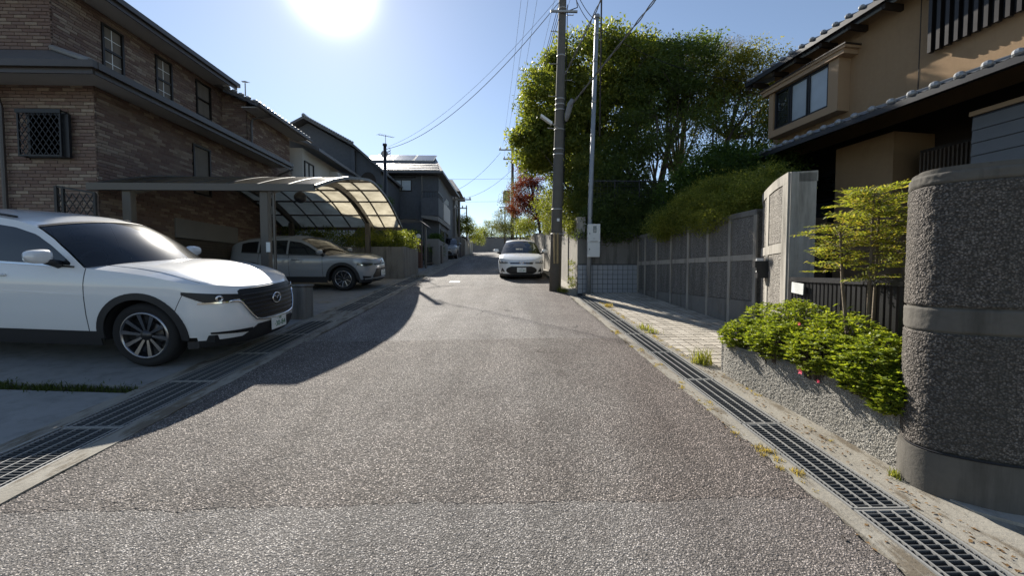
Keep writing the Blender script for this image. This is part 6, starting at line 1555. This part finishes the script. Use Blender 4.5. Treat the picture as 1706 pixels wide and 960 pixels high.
tree('round_bush', (5.3,8.9,2.4), [(5.3,8.9,2.3),(5.3,8.9,3.2)], [(5.1,8.8,3.80,.95,.8,.5,100),(5.8,8.5,3.65,.7,.7,.5,70),(4.5,9.2,3.5,.6,.6,.45,50)],
     'glossy dark green bush above the ribbed wall beside the stucco house', 'bush', 'leaf_bush', 'bark', .075, 110, .16, 20, .06, 8)
tree('juniper_bush', (4.7,8.2,2.4), [(4.7,8.2,2.3),(4.7,8.2,2.8)], [(4.6,8.1,3.05,.75,.9,.45,110),(4.2,8.4,2.75,.42,.8,.42,90),(5.0,7.4,3.1,.6,.6,.42,90),(4.15,7.5,2.65,.3,.7,.40,70),(3.9,9.0,2.6,.35,.6,.3,40),(4.5,6.8,2.8,.35,.4,.35,40)],
     'dense yellow-green juniper hanging over the ribbed concrete wall', 'bush', 'leaf_juniper', 'bark', .05, 200, .12, 16, .05, 9, .5, .3)
tree('ivy', (3.2,11.1,2.4), None, [(2.7,11.1,3.0,.45,.35,.45,40),(3.3,11.2,2.9,.6,.4,.5,50),(3.9,11.2,2.9,.6,.4,.5,50),(3.0,10.85,2.55,.8,.12,.16,40),(4.3,10.6,2.85,.5,.7,.45,40)],
     'dark ivy hanging over the top of the tiled wall', 'ivy', 'leaf_dark', 'bark', .075, 90, .13, 0, .05, 10)
tree('hanging_creeper', (2.25,11.6,2.9), None, [(2.15,11.3,2.85,.14,.35,.30,26),(2.12,12.3,3.1,.16,.6,.22,30),(2.10,14.0,3.25,.2,.9,.25,34),(2.05,16.5,3.45,.2,1.2,.3,34)],
     'bright creeper spilling over the sunlit roadside wall', 'creeper', 'leaf_fresh', 'bark', .06, 70, .10, 0, .05, 11)
tree('roadside_shrub', (2.5,13.2,2.6), [(2.5,13.2,2.5),(2.5,13.2,3.4)], [(2.4,13,3.7,.5,.8,.55,45),(2.2,14.5,4.0,.55,.9,.6,45),(2.9,12.3,3.9,.6,.7,.7,40),(2.15,15.8,3.9,.45,.9,.5,40),(2.9,12.6,4.9,.6,.7,.5,24)],
     'fresh green shrubs on top of the roadside wall by the pole', 'shrub', 'leaf_fresh', 'bark', .08, 85, .18, 24, .06, 12)
tree('wall_foot_plant', (1.98,11.05,gz(11)), None, [(2.02,11.0,1.2,.07,.22,.2,12),(2.05,11.1,1.6,.05,.18,.3,8)], 'small leafy weed climbing the wall behind the thick pole', 'weed', 'leaf_fresh', 'bark', .05, 18, .06, 0, .03, 13)
tree('red_maple', (2.3,21.5,3.2), [(2.3,21.5,3.0),(2.1,21.5,4.4),(1.8,21.5,5.6),(1.6,21.5,6.8)], [(1.45,21.3,5.9,.85,.8,.7,70),(1.8,21.4,7.0,.85,.8,.8,60),(1.0,21.1,5.1,.55,.6,.5,34),(2.0,21.0,5.0,.6,.6,.7,34),(1.9,21.3,8.1,.5,.5,.5,20)],
     'red-leaved maple above the wall behind the sedan', 'tree', 'leaf_red', 'bark', .085, 75, .17, 40, .09, 14)
tree('pale_olive_tree', (1.6,27,3.4), [(1.6,27,3.2),(1.2,27,4.6),(.9,27,6.0)], [(.5,26.8,5.2,.85,.8,.8,56),(.8,26.8,6.5,.75,.7,.9,46),(.1,26.6,4.5,.6,.6,.6,30),(1.4,27,7.6,.6,.6,.7,24)],
     'pale airy olive tree leaning over the far right side of the street', 'tree', 'leaf_olive', 'bark_pale', .085, 55, .22, 40, .08, 15)
tree('green_tree', (2.7,24,3.4), [(2.7,24,3.0),(2.6,24,5)], [(2.3,23.5,5.0,.9,1,1.0,46),(1.7,24.5,4.2,.7,.9,.6,30),(1.5,22,4.1,.5,.7,.5,26)], 'mid green shrub mass under the red maple', 'shrub', 'leaf_camphor', 'bark', .09, 80, .22, 20, .08, 16)
tree('tall_backdrop_tree', (3.4,19,3), [(3.4,19,2.8),(3.3,19,5),(3.2,19,7)], [(3.0,19,5.6,1.0,1,1.1,42),(3.6,19,7.2,1.0,1,1.0,36),(2.4,18.5,4.8,.6,.8,.6,28)], 'darker green tree behind the thick pole and the maple', 'tree', 'leaf_camphor', 'bark', .095, 80, .22, 30, .1, 17)
# garden filler behind the mesh fence
tree('garden_hedge', (5,12.4,2.5), None, [(4.2,12.2,3.6,1.0,.6,.9,90),(5.6,12.0,3.4,1.0,.6,.8,80),(7.0,11.6,3.6,1.0,.6,.9,80),(3.2,12.6,4.0,.8,.6,.9,70),(8.5,11.5,3.6,.9,.6,1.1,80),(3.4,11.5,3.3,.7,.4,.6,60),(4.4,11.5,3.3,.7,.4,.6,60)], 'dark hedge at the back of the garden terrace', 'hedge', 'leaf_dark', 'bark', .09, 95, .2, 0, .05, 18)
t = thing('mesh_fence', (4,11.3,2.5), 'dark wire mesh fence on the garden terrace above the tiled wall', 'fence')
m = MB(); m.bar((2.6,11.25,4.15),(5.5,11.2,4.15),.03); m.build('top_rail', M['black'], t)
for k in range(5): m = MB(); m.tube([(2.6+k*.72,11.25,2.4),(2.6+k*.72,11.25,4.2)], .022, 6); m.build('fence_post', M['black'], t)
m = MB()
for k in range(30): m.bar((2.6+k*.1,11.25,2.5),(2.6+k*.1,11.25,4.15),.006); 
for k in range(17): m.bar((2.6,11.25,2.5+k*.1),(5.5,11.2,2.5+k*.1),.006)
m.build('mesh', M['black'], t)
# left side greenery
tree('planter_hedge', (-4.8,15.5,2.4), None, [(-4.2,15.2,2.75,.5,.6,.35,44),(-5.2,15.0,2.75,.7,.6,.4,50),(-6.4,15.0,2.8,.8,.6,.4,50),(-3.95,16.4,2.85,.35,.7,.4,36),(-7.6,15.0,2.8,.7,.6,.4,36)], 'mixed hedge growing on the planter wall past the carport', 'hedge', 'leaf_camphor', 'bark', .07, 80, .15, 0, .05, 30)
tree('clipped_pine', (-6.6,21.6,2), [(-6.6,21.6,1.8),(-6.65,21.6,4.5),(-6.7,21.6,6.0)], [(-6.9,21.6,6.0,.4,.5,.3,22),(-6.4,21.6,5.3,.4,.5,.3,20),(-6.8,21.6,4.5,.4,.5,.35,20),(-6.2,21.5,3.8,.4,.5,.3,14)], 'clipped garden pine in front of the slate house', 'tree', 'leaf_bush', 'bark', .07, 110, .15, 20, .08, 31)
tree('round_hedge', (-4.0,24.3,2), None, [(-4.05,24.3,3.5,.45,.6,.45,60),(-4.0,24.3,2.9,.42,.6,.5,40)], 'rounded clipped hedge behind the grey frontage wall', 'hedge', 'leaf_bush', 'bark', .06, 80, .12, 0, .05, 32)
tree('bay_shrub', (-4.6,20.9,1.8), None, [(-4.7,21,3.2,.5,.5,.6,40),(-4.3,21.5,2.6,.4,.5,.5,30)], 'dark shrub below the small arched canopy', 'shrub', 'leaf_bush', 'bark', .06, 80, .14, 0, .05, 33)
tree('far_left_tree', (-3.4,36.5,3), [(-3.4,36.5,3.1),(-3.2,36.5,4.6),(-3.0,36.5,5.6)], [(-3.5,36.5,6.0,.9,1,.8,46),(-2.7,36.8,5.3,.7,.9,.7,36),(-4.3,36,6.2,.7,.9,.7,30),(-2.2,37.5,4.7,.5,.7,.5,18)], 'olive green tree at the far left before the street end', 'tree', 'leaf_camphor', 'bark', .11, 70, .24, 30, .1, 34)
for k, (x, y, h, lb) in enumerate(((-2.6,48.5,6.8,'left'),(-1.2,49.5,7.6,'tallest'),(.3,50,7.0,'right'),(2.0,49,7.6,'rightmost'),(-5.2,48,7.6,'leftmost'))):
    tree('far_tree', (x,y,gz(y)), [(x,y,gz(y)-.2),(x,y,h-1.4),(x+.2,y,h-.4)], [(x,y,h,1.0,1,.55,24),(x-.6,y,h-.9,.9,.9,.4,16),(x+.7,y,h-.7,.8,.9,.4,14)], f'airy tree beyond the end wall, {lb} of the row', 'tree', 'leaf_fresh' if k % 2 else 'leaf_camphor', 'bark', .14, 45, .25, 20, .12, 40+k, group='trees beyond the end wall')

# azaleas in the planter
rg = np.random.default_rng(77)
def azalea(label, blobs, seed, mat='leaf_azalea'):
    rg = np.random.default_rng(seed); t = thing('azalea_bush', (blobs[0][0], blobs[0][1], .64), label, 'bush', 'azaleas in the planter'); Ps = []; Os = []
    cc = clump_centres(blobs, rg, 1.5)
    for c in cc:                                   # every shoot ends in a whorl of leaves
        k = int(rg.integers(7, 13)); a = rg.uniform(0, 6.28) + np.arange(k)*2.4; tilt = rg.uniform(.1,.7,k)
        d = np.stack([np.cos(a)*np.cos(tilt), np.sin(a)*np.cos(tilt), np.sin(tilt)], 1) + rg.normal(0,.12,(k,3))
        Ps.append(c + d*.018); Os.append(d*3)
    Pc, Oc = np.concatenate(Ps), np.concatenate(Os); leaf_mesh('leaves', Pc, .038, M[mat], t, rg, .9, .38, Oc, (blobs[0][0], blobs[0][1], .64))
    m = MB()
    for c in cc[::9]: m.tube([(c[0]*.4+blobs[0][0]*.6, c[1]*.4+blobs[0][1]*.6, .62), tuple(c*.6+np.array([blobs[0][0],blobs[0][1],.75])*.4), tuple(c)], [.006,.004,.002], 5)
    m.build('stems', M['bark'], t); return t
azalea('bright green azalea at the far left end of the planter', [(2.64,4.05,.82,.28,.28,.18,340),(2.90,4.10,.95,.28,.25,.22,220)], 51)
azalea('bright green azalea in the middle of the planter', [(2.62,3.55,.86,.26,.34,.21,420),(2.88,3.65,1.0,.28,.3,.24,260)], 52)
azalea('bright green azalea below the slender nandina', [(2.62,3.05,.84,.24,.32,.20,420),(2.88,3.15,.97,.26,.3,.2,240)], 53)
azalea('dark-tipped azalea spilling over the right end of the planter', [(2.60,2.66,.80,.18,.26,.19,400),(2.58,2.46,.70,.13,.18,.16,240),(2.76,2.70,.90,.2,.2,.17,200)], 54)
for k, (x, y, z, sc_) in enumerate(((2.42,3.02,.70,1.0),(2.45,2.88,.66,.6),(2.62,3.3,1.05,.7))):
    m = MB()
    for a in range(5):
        an = a*1.257+.3; d = Vector((-.5, math.cos(an), math.sin(an))); m.add([Vector((x,y,z)), Vector((x,y,z))+d*.014*sc_+Vector((0,.008*sc_,.004)), Vector((x,y,z))+d*.026*sc_, Vector((x,y,z))+d*.014*sc_-Vector((0,.008*sc_,.004))], [(0,1,2,3)])
    tag(m.build('azalea_flower', M['flower']), f'pink azalea flower, {("largest, low on the planter edge","small, below the largest","high among the leaves")[k]}', 'flower', 'pink azalea flowers')
# tall lance-leaved plants against the gate
for k, (x, y) in enumerate(((3.05,3.9),(3.12,3.55),(2.95,2.98),(3.0,3.25))):
    rg = np.random.default_rng(60+k); Pc = []; Oc = []
    for s_ in range(7):
        h = rg.uniform(.25,.45); bx, by = x+rg.normal(0,.05), y+rg.normal(0,.06)
        for j in range(14):
            a = j*2.4; z = .72+h*(j/13); d = np.array([math.cos(a), math.sin(a), .5]); Pc.append(np.array([bx,by,z])+d*.04); Oc.append(d*3)
    t = thing('lance_leaf_plant', (x,y,.64), f'upright lance-leaved plant before the black gate, {("first","second","fourth","third")[k]} from the gate pillar', 'plant', 'lance-leaved plants at the gate')
    leaf_mesh('leaves', np.array(Pc), .085, M['leaf_azalea'], t, rg, .6, .22, np.array(Oc), (x,y,.64)); m = MB(); m.tube([(x,y,.6),(x,y,1.05)], .006, 5); m.build('stem', M['bark'], t)
# nandina with layered sprays
nd = thing('nandina', (2.99,3.05,.64), 'slender nandina with layered yellow-green sprays rising from the planter', 'shrub'); rg = np.random.default_rng(88)
m = MB(); stems = []
for k, (dx, dy, hh) in enumerate(((0,0,1.5),(.09,.06,1.45),(-.06,.12,1.25),(.14,-.05,1.35))):
    T = [(2.99+dx,3.05+dy,.6),(2.99+dx*1.1,3.05+dy,1.0),(2.98+dx*1.4,3.04+dy*1.3,1.4),(2.99+dx*1.6,3.04+dy*1.6,.62+hh)]; m.tube(T, [.016,.014,.012,.008], 7); stems.append(T)
Pc = []; Oc = []
for k in range(165):
    T = stems[k % 4]; f = rg.uniform(.0,1)**.42; z = 1.28 + (T[-1][2]+.04-1.28)*f; b = Vector(T[2]).lerp(Vector(T[3]), max(0,(z-1.4)/(T[3][2]-1.4))) if z > 1.4 else Vector(T[1]).lerp(Vector(T[2]), (z-1)/.4)
    a = rg.uniform(0, 6.28); L = rg.uniform(.14,.34)*(1.25-.35*f); d = Vector((math.cos(a), math.sin(a), rg.uniform(-.12,.45)))
    P = [b, b+d*L*.5+Vector((0,0,.02)), b+d*L+Vector((0,0,-.01))]; m.tube(P, [.003,.0022,.001], 4)
    s = Vector((-d.y,d.x,0)).normalized()
    for j in range(8):
        q = P[0].lerp(P[2], .28+.72*j/7)
        for sg in (-1,1):
            br = .085*(1-.5*j/7)
            for w_ in range(3):
                e = q + s*sg*br*(w_+.6)/2.6 + d*.02*w_; Pc.append(tuple(e)); Oc.append(tuple((d*1.2 + s*sg*1.0 + Vector((0,0,-.1)))*1.6))
m.build('stems', M['bark_pale'], nd)
leaf_mesh('leaves', np.array(Pc), .036, M['leaf_nandina'], nd, rg, 1.1, .38, np.array(Oc)*.6 + rg.normal(0,.35,(len(Oc),3)), (2.99,3.05,.64))

# dry leaves blown against the right kerb and the planter foot
rg = np.random.default_rng(5); V = []; F = []
for k in range(420):
    if k < 200: x, y = rg.uniform(2.32, 2.46), rg.uniform(1.5, 4.3)
    elif k < 330: x, y = rg.uniform(2.30, 2.42), rg.uniform(4.3, 10.5)
    else: x, y = rg.uniform(1.78, 1.93), rg.uniform(1.5, 9)
    z = gz(y) + .008; a = rg.uniform(0, 6.28); l = rg.uniform(.006, .016); w_ = l*.5; dx, dy = math.cos(a)*l, math.sin(a)*l; k0 = len(V)
    V += [(x-dx,y-dy,z),(x+dy*.5,y-dx*.5,z+.004),(x+dx,y+dy,z+.002),(x-dy*.5,y+dx*.5,z+.006)]; F.append((k0,k0+1,k0+2,k0+3))
tag(npmesh('leaf_litter', V, F, M['litter']), 'dry brown leaf litter along the right gutter', 'leaf litter', None, 'stuff')
